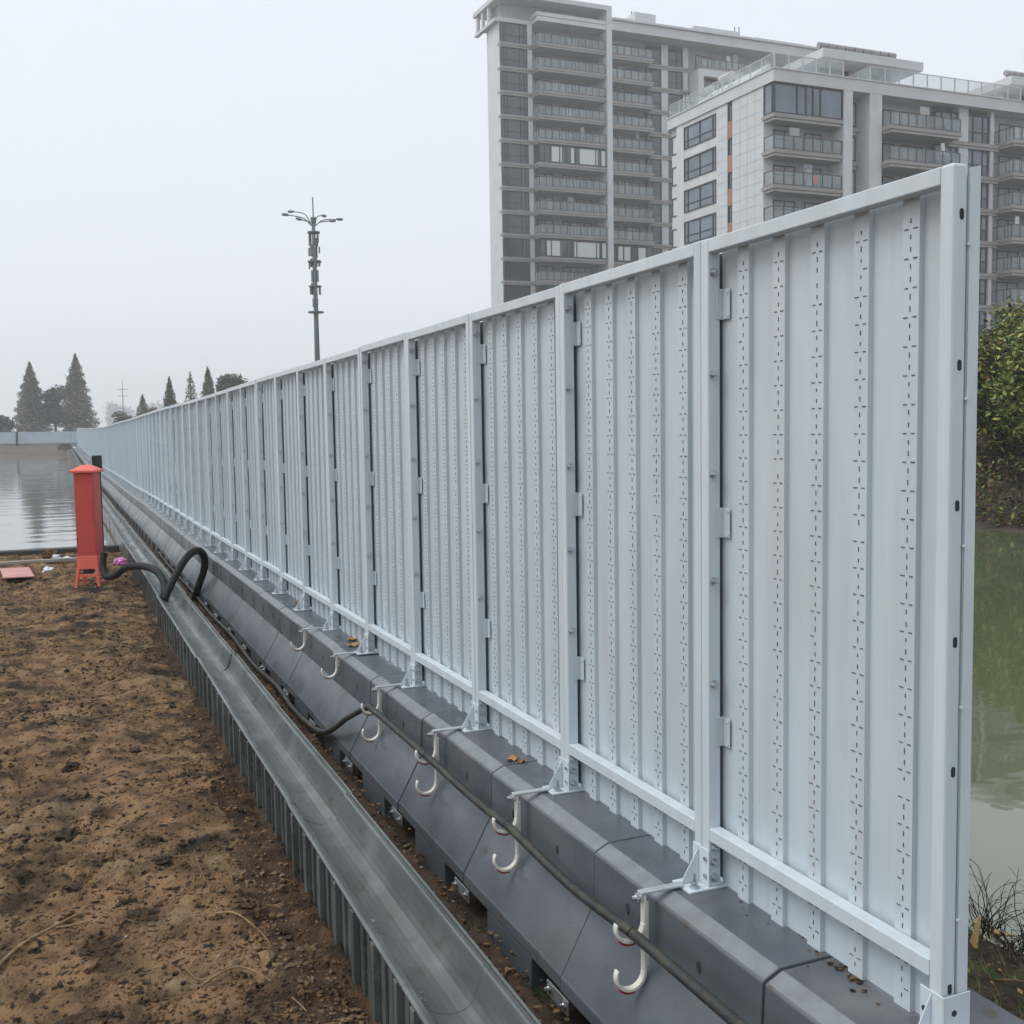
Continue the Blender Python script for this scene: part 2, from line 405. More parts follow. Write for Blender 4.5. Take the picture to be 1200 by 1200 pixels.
def bolt_head(mb, t, x, z):
    mb.cyl((x, t, z), (x, t - .003, z), .0145, 12); mb.cyl((x, t - .003, z), (x, t - .011, z), .0105, 6); mb.cyl((x, t - .011, z), (x, t - .020, z), .0055, 8)
def make_panel(detail, first=False):
    root = thing('fence_panel', (K, Y0, ZB), 'x', 'fence panel', 'steel fence panels standing on the barrier blocks')
    for t0, t1 in ((.0015, .0405), (PITCH - .0405, PITCH - .0015)):
        f = MB(); f.box(0, t0, .004, FD, t1, 2.015)
        f.build('stile', M['paint'], root, bevel=.004 if not (first and t0 < .1) else .007, seg=2)
    f = MB(); f.box(.0008, .0408, 1.973, FD - .001, PITCH - .0408, 2.0135); f.build('top_rail', M['paint'], root, bevel=.003, seg=2)
    f = MB(); f.box(.0008, .0408, .154, FD - .001, PITCH - .0408, .196); f.build('bottom_rail', M['paint'], root, bevel=.003, seg=2)
    f = MB(); add_sheet(f)
    if detail: add_slits(f)
    f.build('sheet', [M['paint_sheet'], M['slot']], root)
    f = MB(); f.box(SB + .0006, .961, .02, SB + .003, 1.042, 1.975); f.build('gap_backing_strip', M['gap_dark'], root)  # added backing, makes the open gap beside the stile read dark
    for z in (1.82, 1.155, .50):
        f = MB(); f.box(FD + .0075, PITCH - .078, z - .046, FD + .0105, PITCH - .030, z + .046); f.box(FD - .016, PITCH - .0445, z - .046, FD + .0074, PITCH - .0412, z + .046)
        cl = f.build('clip_plate', M['paint_sheet'], root, bevel=.001)
        if detail:
            for a in (-.036, .036):
                q = MB(); q.cyl((FD + .0076, PITCH - .070, z + a), (FD + .004, PITCH - .070, z + a), .004, 6); q.build('rivet', M['paint'], cl)
    for z in (1.914, 1.607, 1.304, .974, .651, .130, .082, .034):
        f = MB(); bolt_head(f, PITCH - .0412, .020, z); f.build('bolt', M['zinc'], root)
    foot_bracket(root, PITCH)
    return root

def panel_mesh_far():
    f = MB()
    for t0, t1 in ((.0015, .0405), (PITCH - .0405, PITCH - .0015)): f.box(0, t0, .004, FD, t1, 2.015)
    f.box(.001, .0408, 1.973, FD - .001, PITCH - .0408, 2.0135); f.box(.001, .0408, .154, FD - .001, PITCH - .0408, .196)
    add_sheet(f); f.box(SB + .0006, .961, .02, SB + .003, 1.042, 1.975, 1)  # sheet, then the same added dark backing behind the gap
    for z in (1.82, 1.155, .50): f.box(FD + .0075, PITCH - .078, z - .046, FD + .0105, PITCH - .030, z + .046)
    f.box(-.078, PITCH - .052, 0, .10, PITCH + .052, .007); f.box(-.0045, PITCH - .046, .007, -.0005, PITCH + .046, .125)
    return f
def jitter(o, n, rnd=random.Random(11)):
    y = Y0 + PITCH * n
    o.location = (K + rnd.uniform(-.004, .004), y, ZB + rise(y + .5) + rnd.uniform(-.003, .003) + (.010 * math.sin(n * .37) if n > 8 else 0))
    o.rotation_euler = (rnd.uniform(-.0012, .0012), rnd.uniform(-.002, .002), rnd.uniform(-.002, .002))

P0 = make_panel(True, True); P0.location = (K, Y0, ZB)
P0['label'] = 'grey white steel fence panel at the open near end, with bare end stile'
# the near end: flange of the sheet, oval bolt holes, heavy corner bracket
f = MB()
pts = []
for i in range(24):
    z = .06 + (2.006 - .06) * i / 23; wv = .002 * math.sin(i * .9)
    pts.append((z, wv))
vs = []
for z, wv in pts: vs += [(FD + .0028, -.002 + wv * .3, z), (FD + .027 + wv, -.007 + wv, z + (.006 if z > 2.0 else 0)), (FD + .029 + wv, -.0055 + wv, z + (.006 if z > 2.0 else 0)), (FD + .0028, .000 + wv * .3, z)]
fs = []
for i in range(23):
    for j in range(4): fs.append((i * 4 + j, i * 4 + (j + 1) % 4, (i + 1) * 4 + (j + 1) % 4, (i + 1) * 4 + j))
fs += [(0, 3, 2, 1), (92, 93, 94, 95)]
f.add(vs, fs); f.build('sheet_flange', M['paint'], P0)
f = MB(); f.box(FD + .0026, .002, .06, FD + .0046, .034, 1.99)
f.build('sheet_return', M['paint_sheet'], P0)
for z in (1.905, 1.575, 1.262, .952, .652, .137):
    f = MB(); c = .026
    ring = [(c + .0065 * math.cos(a), z + (.006 if math.sin(a) > 0 else -.006) + .0065 * math.sin(a)) for a in [2 * math.pi * i / 16 for i in range(16)]]
    f.prism(ring, .0008, .004, 0, 'y'); f.build('bolt_hole', M['slit'], P0)
for z in (1.84, 1.50, 1.17, .80, .30):
    f = MB(); f.cyl((FD + .001, .001, z), (FD + .001, -.006, z), .004, 8); f.build('weld_tab', M['paint'], P0)
f = MB()
f.box(-.0045, -.0078, -.012, -.0005, .062, .128); f.box(-.0045, -.0108, -.012, .078, -.0078, .128)
f.add([(-.07, .026, .0), (-.005, .026, .0), (-.005, .026, .122), (-.07, .030, .0), (-.005, .030, .0), (-.005, .030, .122)],
      [(0, 1, 2), (3, 5, 4), (0, 3, 4, 1), (1, 4, 5, 2), (2, 5, 3, 0)])
f.box(-.078, -.05, 0, .10, .07, .006)
eb = f.build('end_bracket', M['paint'], P0, bevel=.001)
f = MB()
for (x, z) in ((.028, .085), (.028, .04)):
    f = MB(); f.cyl((x, -.0109, z), (x, -.0122, z), .0075, 12); f.build('bracket_hole', M['slit'], eb)
f = MB(); f.cyl((-.0046, .048, .075), (-.0060, .048, .075), .0075, 12); f.build('bracket_hole', M['slit'], eb)

PM = make_panel(True); jitter(PM, 1); PM['label'] = 'second steel fence panel from the open near end'
snap = tree_of(PM)
for n in range(2, 12):
    c = copy_tree(snap); jitter(c, n); c['label'] = '%s steel fence panel counted from the open near end' % ordinal(n + 1)
PL = make_panel(False); jitter(PL, 12); PL['label'] = 'thirteenth steel fence panel counted from the open near end'
snap = tree_of(PL)
for n in range(13, 24):
    c = copy_tree(snap); jitter(c, n); c['label'] = '%s steel fence panel counted from the open near end' % ordinal(n + 1)
ff = panel_mesh_far().build('fence_panel', [M['paint'], M['gap_dark']])
FARLAB = 'far steel fence panel in the run beyond the looped black hose'
tag(ff, FARLAB, 'fence panel', 'far steel fence panels beyond the black hose'); jitter(ff, 24)
for n in range(25, NP):
    c = ff.copy(); col.objects.link(c); jitter(c, n)

# ---------------------------------------------------------------- barrier blocks
BP = .965; BY0 = 2.24
PROF = [(2.09, 0), (1.712, 0), (1.706, -.002), (1.659, -.024), (1.655, -.030), (1.648, -.212), (1.522, -.438), (1.516, -.446), (1.515, -.492), (1.530, -.500), (2.09, -.500)]
def block_main(f, L):
    f.prism([(x - 1.515, z) for x, z in PROF], .0045, L - .0045, [0, 1, 1, 1] + [0] * 7)
    f.box(.004, .26, -.66, .56, .70, -.501)
    f.box(.10, .03, -.66, .56, .14, -.5015); f.box(.10, L - .14, -.66, .56, L - .03, -.5015)
def make_block(name_mat):
    r = thing('barrier_block', (1.515, BY0, ZB), 'x', 'barrier block', 'interlocking dark barrier blocks under the fence')
    f = MB(); block_main(f, BP); f.build('body', [M[name_mat], M['block_edge']], r, bevel=.004, seg=2)
    f = MB(); f.prism([(.004 + (x - 1.515) * .99 + .002, z - .004) for x, z in PROF], BP - .0044, BP + .0044); f.build('joint_gap_dark', M['slit'], r)  # added black insert, paints the dark of the open gap between blocks
    f = MB()                                                            # galvanised strap across the joint at the skirt
    f.box(-.010, BP - .085, -.545, -.003, BP + .085, -.492)
    p = f.build('joint_plate', M['joint'], r, bevel=.002)
    for q in (-.06, .06):
        f = MB(); f.cyl((-.010, BP + q, -.513), (-.017, BP + q, -.513), .014, 6); f.cyl((-.017, BP + q, -.513), (-.030, BP + q, -.513), .007, 8)
        f.build('bolt', M['zinc'], p)
    for q in (.30, .72):
        f = MB(); xh = 1.6515 - 1.515
        ring = [(BP * 0 + q + .011 * math.cos(a), -.125 + .019 * math.sin(a)) for a in [2 * math.pi * i / 14 for i in range(14)]]
        f.prism(ring, xh - .0025, xh + .01, 0, 'x'); f.build('lifting_hole', M['slit'], r)
    return r
rb = random.Random(5)
def place_block(o, n):
    y = BY0 + BP * n
    o.location = (1.515 + rb.uniform(-.004, .004), y, ZB + rise(y) + rb.uniform(-.004, .002) + (.010 * math.sin(n * .35) if n > 8 else 0))
    o.rotation_euler = (rb.uniform(-.002, .002), 0, rb.uniform(-.003, .003))
B0 = make_block('block'); snap = tree_of(B0); place_block(B0, 0)
B0['label'] = 'dark grey barrier block under the nearest hook, first complete block of the row'
for n in range(1, 13):
    c = copy_tree(snap); place_block(c, n); c['label'] = '%s dark grey barrier block, counted from the one under the nearest hook' % ordinal(n + 1)
BD = make_block('block_dirty'); place_block(BD, -1); BD['label'] = 'muddy barrier block at the near end, brown dirt and moss on its top'
BD2 = make_block('block_dirty'); place_block(BD2, -2); BD2['label'] = 'nearest barrier block cut by the bottom edge of the photo'
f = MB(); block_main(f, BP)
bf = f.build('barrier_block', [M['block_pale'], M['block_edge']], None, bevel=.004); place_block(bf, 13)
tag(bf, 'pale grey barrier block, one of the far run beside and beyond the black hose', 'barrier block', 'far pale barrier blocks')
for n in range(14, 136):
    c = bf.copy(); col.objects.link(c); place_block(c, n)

# ---------------------------------------------------------------- cable hooks on the first six foot brackets
def hook_arc(cx, cz, r, w, th, y, m=0, f=None, a0=-10, a1=-205):
    """J shaped strip opening upwards on the camera side"""
    n = 16; vs = []
    for i in range(n + 1):
        a = R_(a0 + (a1 - a0) * i / n); tw = th * (1 - .45 * (i / n) ** 3)
        for rr in (r, r + tw):
            for yy in (y - w / 2, y + w / 2): vs.append((cx + rr * math.cos(a), yy, cz + rr * math.sin(a)))
    fs = []
    for i in range(n):
        o = i * 4
        fs += [(o, o + 4, o + 5, o + 1), (o + 2, o + 3, o + 7, o + 6), (o, o + 2, o + 6, o + 4), (o + 1, o + 5, o + 7, o + 3)]
    fs += [(0, 1, 3, 2), (n * 4, n * 4 + 2, n * 4 + 3, n * 4 + 1)]
    f.add(vs, fs, m)
def make_hook(double=True):
    r = thing('cable_hook', (K, Y0 + PITCH, ZB), 'x', 'cable hook', 'cream cable hooks bolted to the fence feet')
    f = MB(); f.box(-.226, -.012, .008, -.072, .016, .016); f.box(-.226, -.012, -.012, -.219, .016, .008)
    f.build('arm', M['galv'], r, bevel=.0015)
    f = MB(); f.cyl((-.226, .002, -.002), (-.252, .002, -.002), .008, 8); f.cyl((-.231, .002, -.002), (-.240, .002, -.002), .014, 6)
    f.build('arm_bolt', M['zinc'], r)
    f = MB()
    zl = -.245 if double else -.09
    f.box(-.217, -.011, zl, -.206, .011, .006); f.box(-.206, -.003, zl + .02, -.194, .003, -.02)
    hook_arc(-.262, -.085, .044, .023, .012, 0, 0, f, 0, -195)
    if double: hook_arc(-.262, -.240, .044, .023, .012, 0, 0, f, 0, -205)
    f.build('hook_body', M['hook'], r, bevel=.002)
    for cz in ((-.085, -.240) if double else (-.085,)):
        f = MB(); hook_arc(-.262, cz, .0575, .020, .004, 0, 0, f, -75, -140); f.build('reflector', M['hook_red'], r)
    return r
HK = make_hook(); snap = tree_of(HK); HS = make_hook(False); snap1 = tree_of(HS)
HL = ['nearest cream double cable hook, on the foot bracket of the nearest seam post', 'second cream cable hook from the right, with a dry leaf behind it',
      'third cream cable hook from the right, cable lying in its upper bend', 'cream cable hook where the dark cable drops down to the mud',
      'empty single cream cable hook next after the one where the cable drops', 'farthest empty single cream cable hook, small and high on the row']
for n in range(6):
    h = HK if n == 0 else (HS if n == 4 else copy_tree(snap if n < 4 else snap1))
    y = Y0 + PITCH * (n + 1); h.location = (K, y - .0, ZB); h['label'] = HL[n]
    h.rotation_euler = (0, 0, rb.uniform(-.03, .03))

# ---------------------------------------------------------------- cable and hose
pts = [(1.50, 1.2, -1.50), (1.52, 1.75, -1.50), (1.55, 2.25, -1.535)]
for n in range(4):
    y = Y0 + PITCH * (n + 1)
    pts += [(1.560, y - .04, -1.545), (1.558, y + .03, -1.545)]
    if n < 3: pts += [(1.598, y + .5, -1.605 + .012 * n)]
pts += [(1.50, 6.05, -1.66), (1.475, 6.5, -1.86), (1.465, 6.9, -1.93), (1.455, 7.5, -1.945), (1.475, 8.2, -1.94), (1.45, 9.2, -1.95), (1.475, 10.6, -1.945), (1.455, 12.0, -1.95), (1.475, 13.9, -1.95), (1.46, 16.5, -1.95), (1.475, 19, -1.95)]
f = MB(); f.tube(spline(pts, 10), .0175, 12)
tag(f.build('power_cable', M['cable'], smooth=True), 'thick dirty black power cable lying in the hooks, then on the mud', 'cable')
def hose(name, pts, r, label):
    p = spline(pts, 22); f = MB()
    L = len(p); f.tube(p, r, 12, rfun=lambda t: r * (1 + .07 * math.sin(t * L * 1.9)))
    return tag(f.build(name, M['rubber'], smooth=True), label, 'hose')
hose('hose', [(.992, 12.3, -1.80), (1.049, 12.4, -1.706), (1.162, 12.55, -1.537), (1.316, 12.8, -1.375), (1.45, 13.0, -1.334), (1.54, 13.15, -1.42), (1.55, 13.25, -1.584), (1.49, 13.35, -1.80), (1.44, 13.45, -1.99)],
     .043, 'black corrugated hose standing in a tall loop out of the channel')
hose('hose', [(.477, 15.0, -1.502), (.458, 14.95, -1.678), (.479, 14.8, -1.787), (.572, 14.5, -1.758), (.707, 14.2, -1.625), (.858, 13.8, -1.57), (.98, 13.3, -1.57), (1.035, 12.9, -1.64), (1.03, 12.6, -1.73), (.992, 12.3, -1.80)],
     .043, 'black corrugated hose arching from the red box over the channel rim')

# ---------------------------------------------------------------- drain channel sections
GP = 1.8; GY0 = 3.05
GPROF_IN = [(-.142, 0), (-.137, .0), (-.116, -.010), (-.110, -.030), (-.104, -.050), (-.090, -.074), (-.072, -.093), (-.046, -.110), (-.018, -.122), (.010, -.129), (.036, -.130), (.058, -.125), (.076, -.113), (.090, -.094), (.101, -.068), (.110, -.036), (.116, -.010), (.120, 0)]
def channel_shape(f, L):
    prof = GPROF_IN + [(.128, .003), (.133, 0), (.136, -.012), (.146, -.012), (.149, 0), (.155, .002), (.160, -.002), (.160, -.30), (-.128, -.30), (-.128, -.014), (-.150, -.010), (-.150, -.002)]
    f.prism(prof, .0015, L - .0015)
def make_channel():
    r = thing('drain_channel', (1.05, GY0, -1.70), 'x', 'drain channel', 'sections of the grey drain channel along the barrier')
    f = MB(); channel_shape(f, GP); f.build('trough', M['gutter'], r, bevel=.0015)
    y = .05; n = 0
    while y < GP - .03:
        f = MB(); big = n % 3 == 0
        wd, dp = (.034, .024) if big else (.012, .011)
        f.prism([(-.129 - dp, -.30), (-.129 - dp, -.016), (-.1285, -.0145), (-.1285, -.30)], y, y + wd)
        f.build('rib', M['gutter'], r, bevel=.0015); y += .09; n += 1
    return r
C0 = make_channel(); snap = tree_of(C0)
def place_ch(o, n):
    y = GY0 + GP * n; o.location = (1.05 + .006 * math.sin(n * 1.3), y, -1.70 + rise(y)); o.rotation_euler = (0, 0, .003 * math.sin(n * 2.1))
C0['label'] = 'grey drain channel section second from the near end'
f = MB(); channel_shape(f, GP)
for n in range(-1, 72):
    if n == 0: place_ch(C0, 0); continue
    if n < 8:
        c = copy_tree(snap)
        c['label'] = 'nearest grey drain channel section, cut by the bottom of the photo' if n == -1 else '%s grey drain channel section from the near end' % ordinal(n + 2)
        c['group'] = 'sections of the grey drain channel along the barrier'
    elif n == 8:
        c = f.build('drain_channel', M['gutter']); farc = c
        tag(c, 'far grey drain channel section running along the flooded pit', 'drain channel', 'far drain channel sections along the pit')
    else:
        c = farc.copy(); col.objects.link(c)
    place_ch(c, n)
# silt line in the channel
rs = random.Random(21)
ICO = {}
def ico(sub):
    if sub not in ICO:
        bm = bmesh.new(); bmesh.ops.create_icosphere(bm, subdivisions=sub, radius=1)
        ICO[sub] = ([v.co.copy() for v in bm.verts], [tuple(v.index for v in q.verts) for q in bm.faces]); bm.free()
    return ICO[sub]
def blob(f, c, r, rnd, m=0, flat=.7, sub=1):
    V, F = ico(sub)
    sx, sy, sz = r * rnd.uniform(.7, 1.3), r * rnd.uniform(.7, 1.3), r * flat * rnd.uniform(.6, 1.2); a = rnd.uniform(0, 6.3)
    o = Vector((rnd.uniform(-9, 9), rnd.uniform(-9, 9), 0)); vs = []
    for v in V:
        q = v * (1 + .75 * noise.noise(v * 1.9 + o)); x, y, z = q.x * sx, q.y * sy, q.z * sz
        vs.append((c[0] + x * math.cos(a) - y * math.sin(a), c[1] + x * math.sin(a) + y * math.cos(a), c[2] + z))
    f.add(vs, F, m)
f = MB()
for i in range(260):
    y = 2.2 + rs.random() ** 1.6 * 14; t = rs.random() ** 2
    xi = -.108 + t * .05 + rs.gauss(0, .006); zi = np.interp(xi, [p[0] for p in GPROF_IN], [p[1] for p in GPROF_IN])
    blob(f, (1.05 + xi, y, -1.70 + zi + .001), rs.uniform(.003, .012), rs, 0, .35, 1)
tag(f.build('silt', M['gutter_dirt']), 'dark silt crumbs washed along the bottom of the drain channel', 'silt', kind='stuff')

# ---------------------------------------------------------------- loose soil: clods, pebbles
f = MB(); rc = random.Random(4)
def soil_z(x, y): return ground_h(x, y)
for i in range(30000):
    y = 3.3 + (rc.random() ** 1.7) * 14.5; x = rc.uniform(-1.25 - (y - 3) * .05, .885)
    cl = fbm(x + 7, y, 1.1, 3)
    if cl < -.12 and rc.random() < .7: continue
    r = rc.choice((.003, .004, .004, .005, .006, .008, .011)) * rc.uniform(.7, 1.4) * (1 + .025 * y)
    if rc.random() < .02: r *= 2.3
    k = 0 if rc.random() < .88 else 1
    if fbm(x, y + 40, .9, 3) > .20 and rc.random() < .6: k = 1
    blob(f, (x, y, soil_z(x, y) + r * .15), r, rc, k, .75, 1)
tag(f.build('soil_clods', [M['clod'], M['clod_dark']]), 'crumbly brown and blackish soil clods strewn over the bare ground', 'soil', kind='stuff')
f = MB()
for i in range(1500):
    y = 2.4 + rc.random() ** 1.4 * 17; x = rc.uniform(1.22, 1.56)
    blob(f, (x, y, ground_h(min(x, 1.47), y) + .002), rc.uniform(.004, .015) * (1 + .02 * y), rc, 0 if rc.random() < .75 else 1, .7, 1)
tag(f.build('mud_crumbs', [M['clod'], M['clod_dark']]), 'crumbs of mud lying between drain channel and barrier', 'mud', kind='stuff')
f = MB()
for i in range(70):
    y = 3.4 + rc.random() ** 1.3 * 13; x = rc.uniform(-1.2, .88)
    blob(f, (x, y, soil_z(x, y) + .003), rc.uniform(.004, .010) * (1 + .04 * y), rc, 0, .7, 1)
for i in range(60):
    y = 3 + rc.random() * 15; x = rc.uniform(1.24, 1.5); blob(f, (x, y, ground_h(min(x, 1.47), y) + .01), rc.uniform(.004, .009) * (1 + .05 * y), rc, 0, .7, 1)
tag(f.build('pebbles', M['stone']), 'small pale pebbles and chips scattered on the soil', 'pebbles', kind='stuff')

f = MB()
for i in range(900):
    y = 1.25 + abs(rc.gauss(0, .42)); x = 1.885 - abs(rc.gauss(0, .035))
    if fbm(x * 2, y, 3, 2) < -.05 or x < 1.72: continue
    blob(f, (x, y, ZB + .0015), rc.uniform(.002, .009), rc, 0 if rc.random() < .5 else 1, .3, 1)
tag(f.build('dirt_crumbs', [M['clod'], M['clod_dark']]), 'brown dirt crumbs on the nearest block along the fence foot', 'dirt', kind='stuff')
# bigger dark clods lying singly
for i, (x, y, r, lab) in enumerate([(.36, 5.05, .034, 'blackish clod with a pale chip beside it, mid slope of the soil'), (.20, 4.55, .028, 'blackish clod below the middle of the bare soil'),
                                    (-.05, 5.6, .05, 'broad dark clod in the middle left of the bare soil'), (-.02, 6.8, .05, 'dark clod high on the left part of the bare soil'), (.55, 3.75, .025, 'yellowish clod near the bottom edge, left of the channel')]):
    f = MB(); blob(f, (0, 0, 0), r, rc, 0, .6, 3)
    tag(f.build('soil_clod', M['clod_dark'] if i < 4 else M['clod'], None, (x, y, soil_z(x, y) + r * .2)), lab, 'clod', 'large clods on the bare soil')

# twigs
def twig(pts, r, label, branch=None):
    p = spline([(x, y, soil_z(x, y) + dz) for x, y, dz in pts], 8)
    f = MB(); f.tube(p, r, 7, rfun=lambda t: r * (1 - .6 * t))
    if branch:
        q = spline([(x, y, soil_z(x, y) + dz) for x, y, dz in branch], 6); f.tube(q, r * .6, 6, rfun=lambda t: r * .6 * (1 - .6 * t))
    tag(f.build('twig', M['twig'], smooth=True), label, 'twig', 'dry twigs and roots on the soil')
twig([(-.33, 4.2, .008), (-.22, 4.40, .016), (-.12, 4.52, .018), (-.03, 4.57, .016), (.03, 4.60, .012)], .0085, 'thick tan twig at the lower left edge of the soil', [(-.10, 4.53, .014), (-.04, 4.53, .010), (.02, 4.52, .006)])
twig([(.50, 4.35, .010), (.57, 4.27, .014), (.63, 4.14, .012), (.67, 4.03, .006)], .005, 'short straight tan twig right of the soil centre', [(.52, 4.33, .012), (.50, 4.7, .010), (.50, 5.1, .006)])
twig([(.38, 3.80, .008), (.44, 3.84, .024), (.52, 3.82, .030), (.60, 3.72, .02), (.67, 3.55, .012), (.69, 3.48, .006)], .0055, 'curved tan root near the bottom edge of the soil', [(.42, 3.83, .018), (.37, 3.9, .008), (.33, 4.05, .004)])
twig([(.20, 4.9, .006), (.30, 5.02, .012), (.38, 5.1, .008)], .0032, 'thin pale root lying above the middle dark clod')
twig([(.10, 7.9, .01), (.3, 8.0, .02), (.5, 7.85, .02), (.62, 7.7, .01)], .005, 'thin root lying across the upper soil by the channel')

# ---------------------------------------------------------------- red distribution box
bx = thing('electrical_box', (.27, 15.35, GZ), 'tall red metal electrical box with pitched cap on splayed legs', 'electrical box')
f = MB(); f.prism([(-.185, -.19), (.185, -.19), (.185, .19), (-.185, .19)], .42, 1.53, 0, 'z'); f.build('cabinet', M['red'], bx, bevel=.006, seg=2)
f = MB(); f.prism([(-.162, .46), (.162, .46), (.162, 1.49), (-.162, 1.49)], -.1965, -.1905, 0, 'y')
dr = f.build('door', M['red'], bx, bevel=.003)
f = MB(); f.box(.12, -.206, .92, .135, -.197, 1.02); f.cyl((.1275, -.206, .97), (.1275, -.212, .97), .012, 8); f.build('latch', M['red'], dr, bevel=.001)
f = MB()
for zz in (.62, 1.30): f.cyl((-.170, -.1975, zz - .05), (-.170, -.1975, zz + .05), .007, 8)
f.build('hinge', M['red'], dr)
f = MB()
f.add([(-.235, -.26, 1.535), (.235, -.26, 1.535), (.235, .26, 1.535), (-.235, .26, 1.535), (-.235, -.26, 1.565), (.235, -.26, 1.565), (.235, .26, 1.565), (-.235, .26, 1.565), (-.08, -.06, 1.635), (.08, -.06, 1.635), (.08, .06, 1.635), (-.08, .06, 1.635)],
      [(0, 3, 2, 1), (0, 1, 5, 4), (1, 2, 6, 5), (2, 3, 7, 6), (3, 0, 4, 7), (4, 5, 9, 8), (5, 6, 10, 9), (6, 7, 11, 10), (7, 4, 8, 11), (8, 9, 10, 11)])
f.build('cap', M['red_top'], bx, bevel=.004)
f = MB(); f.add([(-.20, -.205, .24), (.20, -.205, .24), (.20, .205, .24), (-.20, .205, .24), (-.186, -.191, .42), (.186, -.191, .42), (.186, .191, .42), (-.186, .191, .42)],
                [(0, 1, 5, 4), (1, 2, 6, 5), (2, 3, 7, 6), (3, 0, 4, 7), (0, 3, 2, 1), (4, 5, 6, 7)])
f.build('skirt', M['red_top'], bx, bevel=.003)
for sx in (-1, 1):
    for sy in (-1, 1):
        f = MB(); a = Vector((sx * .175, sy * .18, .25)); b = Vector((sx * .222, sy * .225, -.03))
        vs = []
        for c, wd in ((a, .030), (b, .026)): vs += [(c.x - wd, c.y - wd, c.z), (c.x + wd, c.y - wd, c.z), (c.x + wd, c.y + wd, c.z), (c.x - wd, c.y + wd, c.z)]
        f.add(vs, [(0, 1, 2, 3), (7, 6, 5, 4), (0, 4, 5, 1), (1, 5, 6, 2), (2, 6, 7, 3), (3, 7, 4, 0)]); f.build('leg', M['red_top'], bx, bevel=.003)
f = MB(); f.box(-.185, -.222, .135, .185, -.200, .170); f.build('cross_bar', M['red_top'], bx, bevel=.003)
f = MB(); f.box(-.10, -.16, .175, .02, .06, .24); f.cyl((.06, -.15, .18), (.10, -.12, .24), .02, 8); f.build('cable_gland', M['black'], bx, bevel=.003)

bx.rotation_euler = (0, 0, R_(-20)); bx.scale = (.70, .70, 1); bx.location.x = .315
pp = thing('marker_post', (.535, 18.3, -2.05), 'short black capped post just behind the red electrical box', 'post')
f = MB(); f.cyl((0, 0, 0), (0, 0, 1.55), .055, 14); f.build('shaft', M['black'], pp, smooth=False)
f = MB(); f.box(-.075, -.075, 1.55, .075, .075, 1.80); f.build('cap', M['black'], pp, bevel=.01)

# pit edge and litter
f = MB(); f.box(-6, 0, 0, 1.80, .22, .16)
tag(f.build('edge_beam', M['beam'], None, (-.90, 20.1, -2.05), bevel=.015), 'dark wet beam along the near edge of the flooded pit', 'beam')
f = MB(); f.box(-2.6, -.03, 0, 1.05, .03, .05); o = f.build('timber_batten', M['pale'], None, (-.88, 18.35, GZ + .03), bevel=.006); o.rotation_euler = (0, 0, .05)
tag(o, 'pale timber batten lying on the soil left of the red box', 'batten')
f = MB(); f.box(-.20, -.6, 0, .20, .6, .02); o = f.build('board', M['pinkboard'], None, (-.66, 16.9, GZ + .05), bevel=.004); o.rotation_euler = (0, .02, .08)
tag(o, 'pinkish board lying flat on the soil at the left edge', 'board')
def crumple(name, x, y, r, mt, label, cat, flat=.6, group=None):
    f = MB(); rnd = random.Random(int(x * 100 + y)); bm = bmesh.new(); bmesh.ops.create_icosphere(bm, subdivisions=3, radius=1); vs = []
    for v in bm.verts:
        q = v.co * (1 + .5 * noise.noise(v.co * 2.6 + Vector((x * 9, y, 0)))); vs.append((q.x * r, q.y * r * .8, q.z * r * flat))
    f.add(vs, [tuple(v.index for v in q.verts) for q in bm.faces]); bm.free()
    return tag(f.build(name, mt, None, (x, y, soil_z(x, y) + r * flat * .5)), label, cat, group)
crumple('plastic_bag', .80, 17.7, .11, M['pinkbag'], 'crumpled pink plastic bag on the soil beside the channel', 'plastic bag', .65)
crumple('plastic_bag', -.24, 17.5, .08, M['whitebag'], 'crumpled white bag in front of the pale batten', 'plastic bag', .7, 'white litter left of the red box')
crumple('plastic_bag', -.14, 18.75, .065, M['whitebag'], 'small white scrap behind the pale batten', 'plastic bag', .7, 'white litter left of the red box')
crumple('plastic_bag', .02, 18.65, .08, M['whitebag'], 'white scrap touching the left side of the red box', 'plastic bag', .6, 'white litter left of the red box')
crumple('stone', -.22, 18.9, .13, M['clod'], 'brown lump of earth behind the white bag at the pit edge', 'stone', .7)

# fallen leaves on the blocks
def leaf(x, y, s, label, rz):
    f = MB(); n = 7
    top = [(s * (i / (n - 1) - .5), s * .32 * math.sin(math.pi * i / (n - 1)) ** .8) for i in range(n)]
    vs = [(a, b, .006 + .012 * (a / s) ** 2 * 2 + .006 * math.sin(i * 1.7)) for i, (a, b) in enumerate(top)] + [(a, -b, .006 + .012 * (a / s) ** 2 * 2 + .006 * math.sin(i * 2.3)) for i, (a, b) in enumerate(top)]
    vs += [(p[0], p[1], p[2] - .001) for p in vs]; N = 2 * n
    fs = [(i, i + 1, n + i + 1, n + i) for i in range(n - 1)] + [(N + i, N + n + i, N + n + i + 1, N + i + 1) for i in range(n - 1)]
    f.add(vs, fs); o = f.build('fallen_leaf', M['leaf_dry'], None, (x, y, ZB + .002)); o.rotation_euler = (0, 0, rz)
    tag(o, label, 'leaf', 'dry leaves on the barrier blocks')
leaf(1.775, 4.22, .075, 'curled orange leaf on a block behind the second hook', .6)
leaf(1.80, 4.17, .05, 'small brown leaf beside the orange leaf behind the second hook', 2.1)
leaf(1.80, 7.05, .13, 'large brown leaf on a block behind the farther empty hooks', .3)
leaf(1.84, 7.25, .12, 'second large brown leaf farther back on the same block', 1.4)
leaf(1.85, 9.1, .10, 'dull brown leaf at the fence foot past the last hook', 1.0)

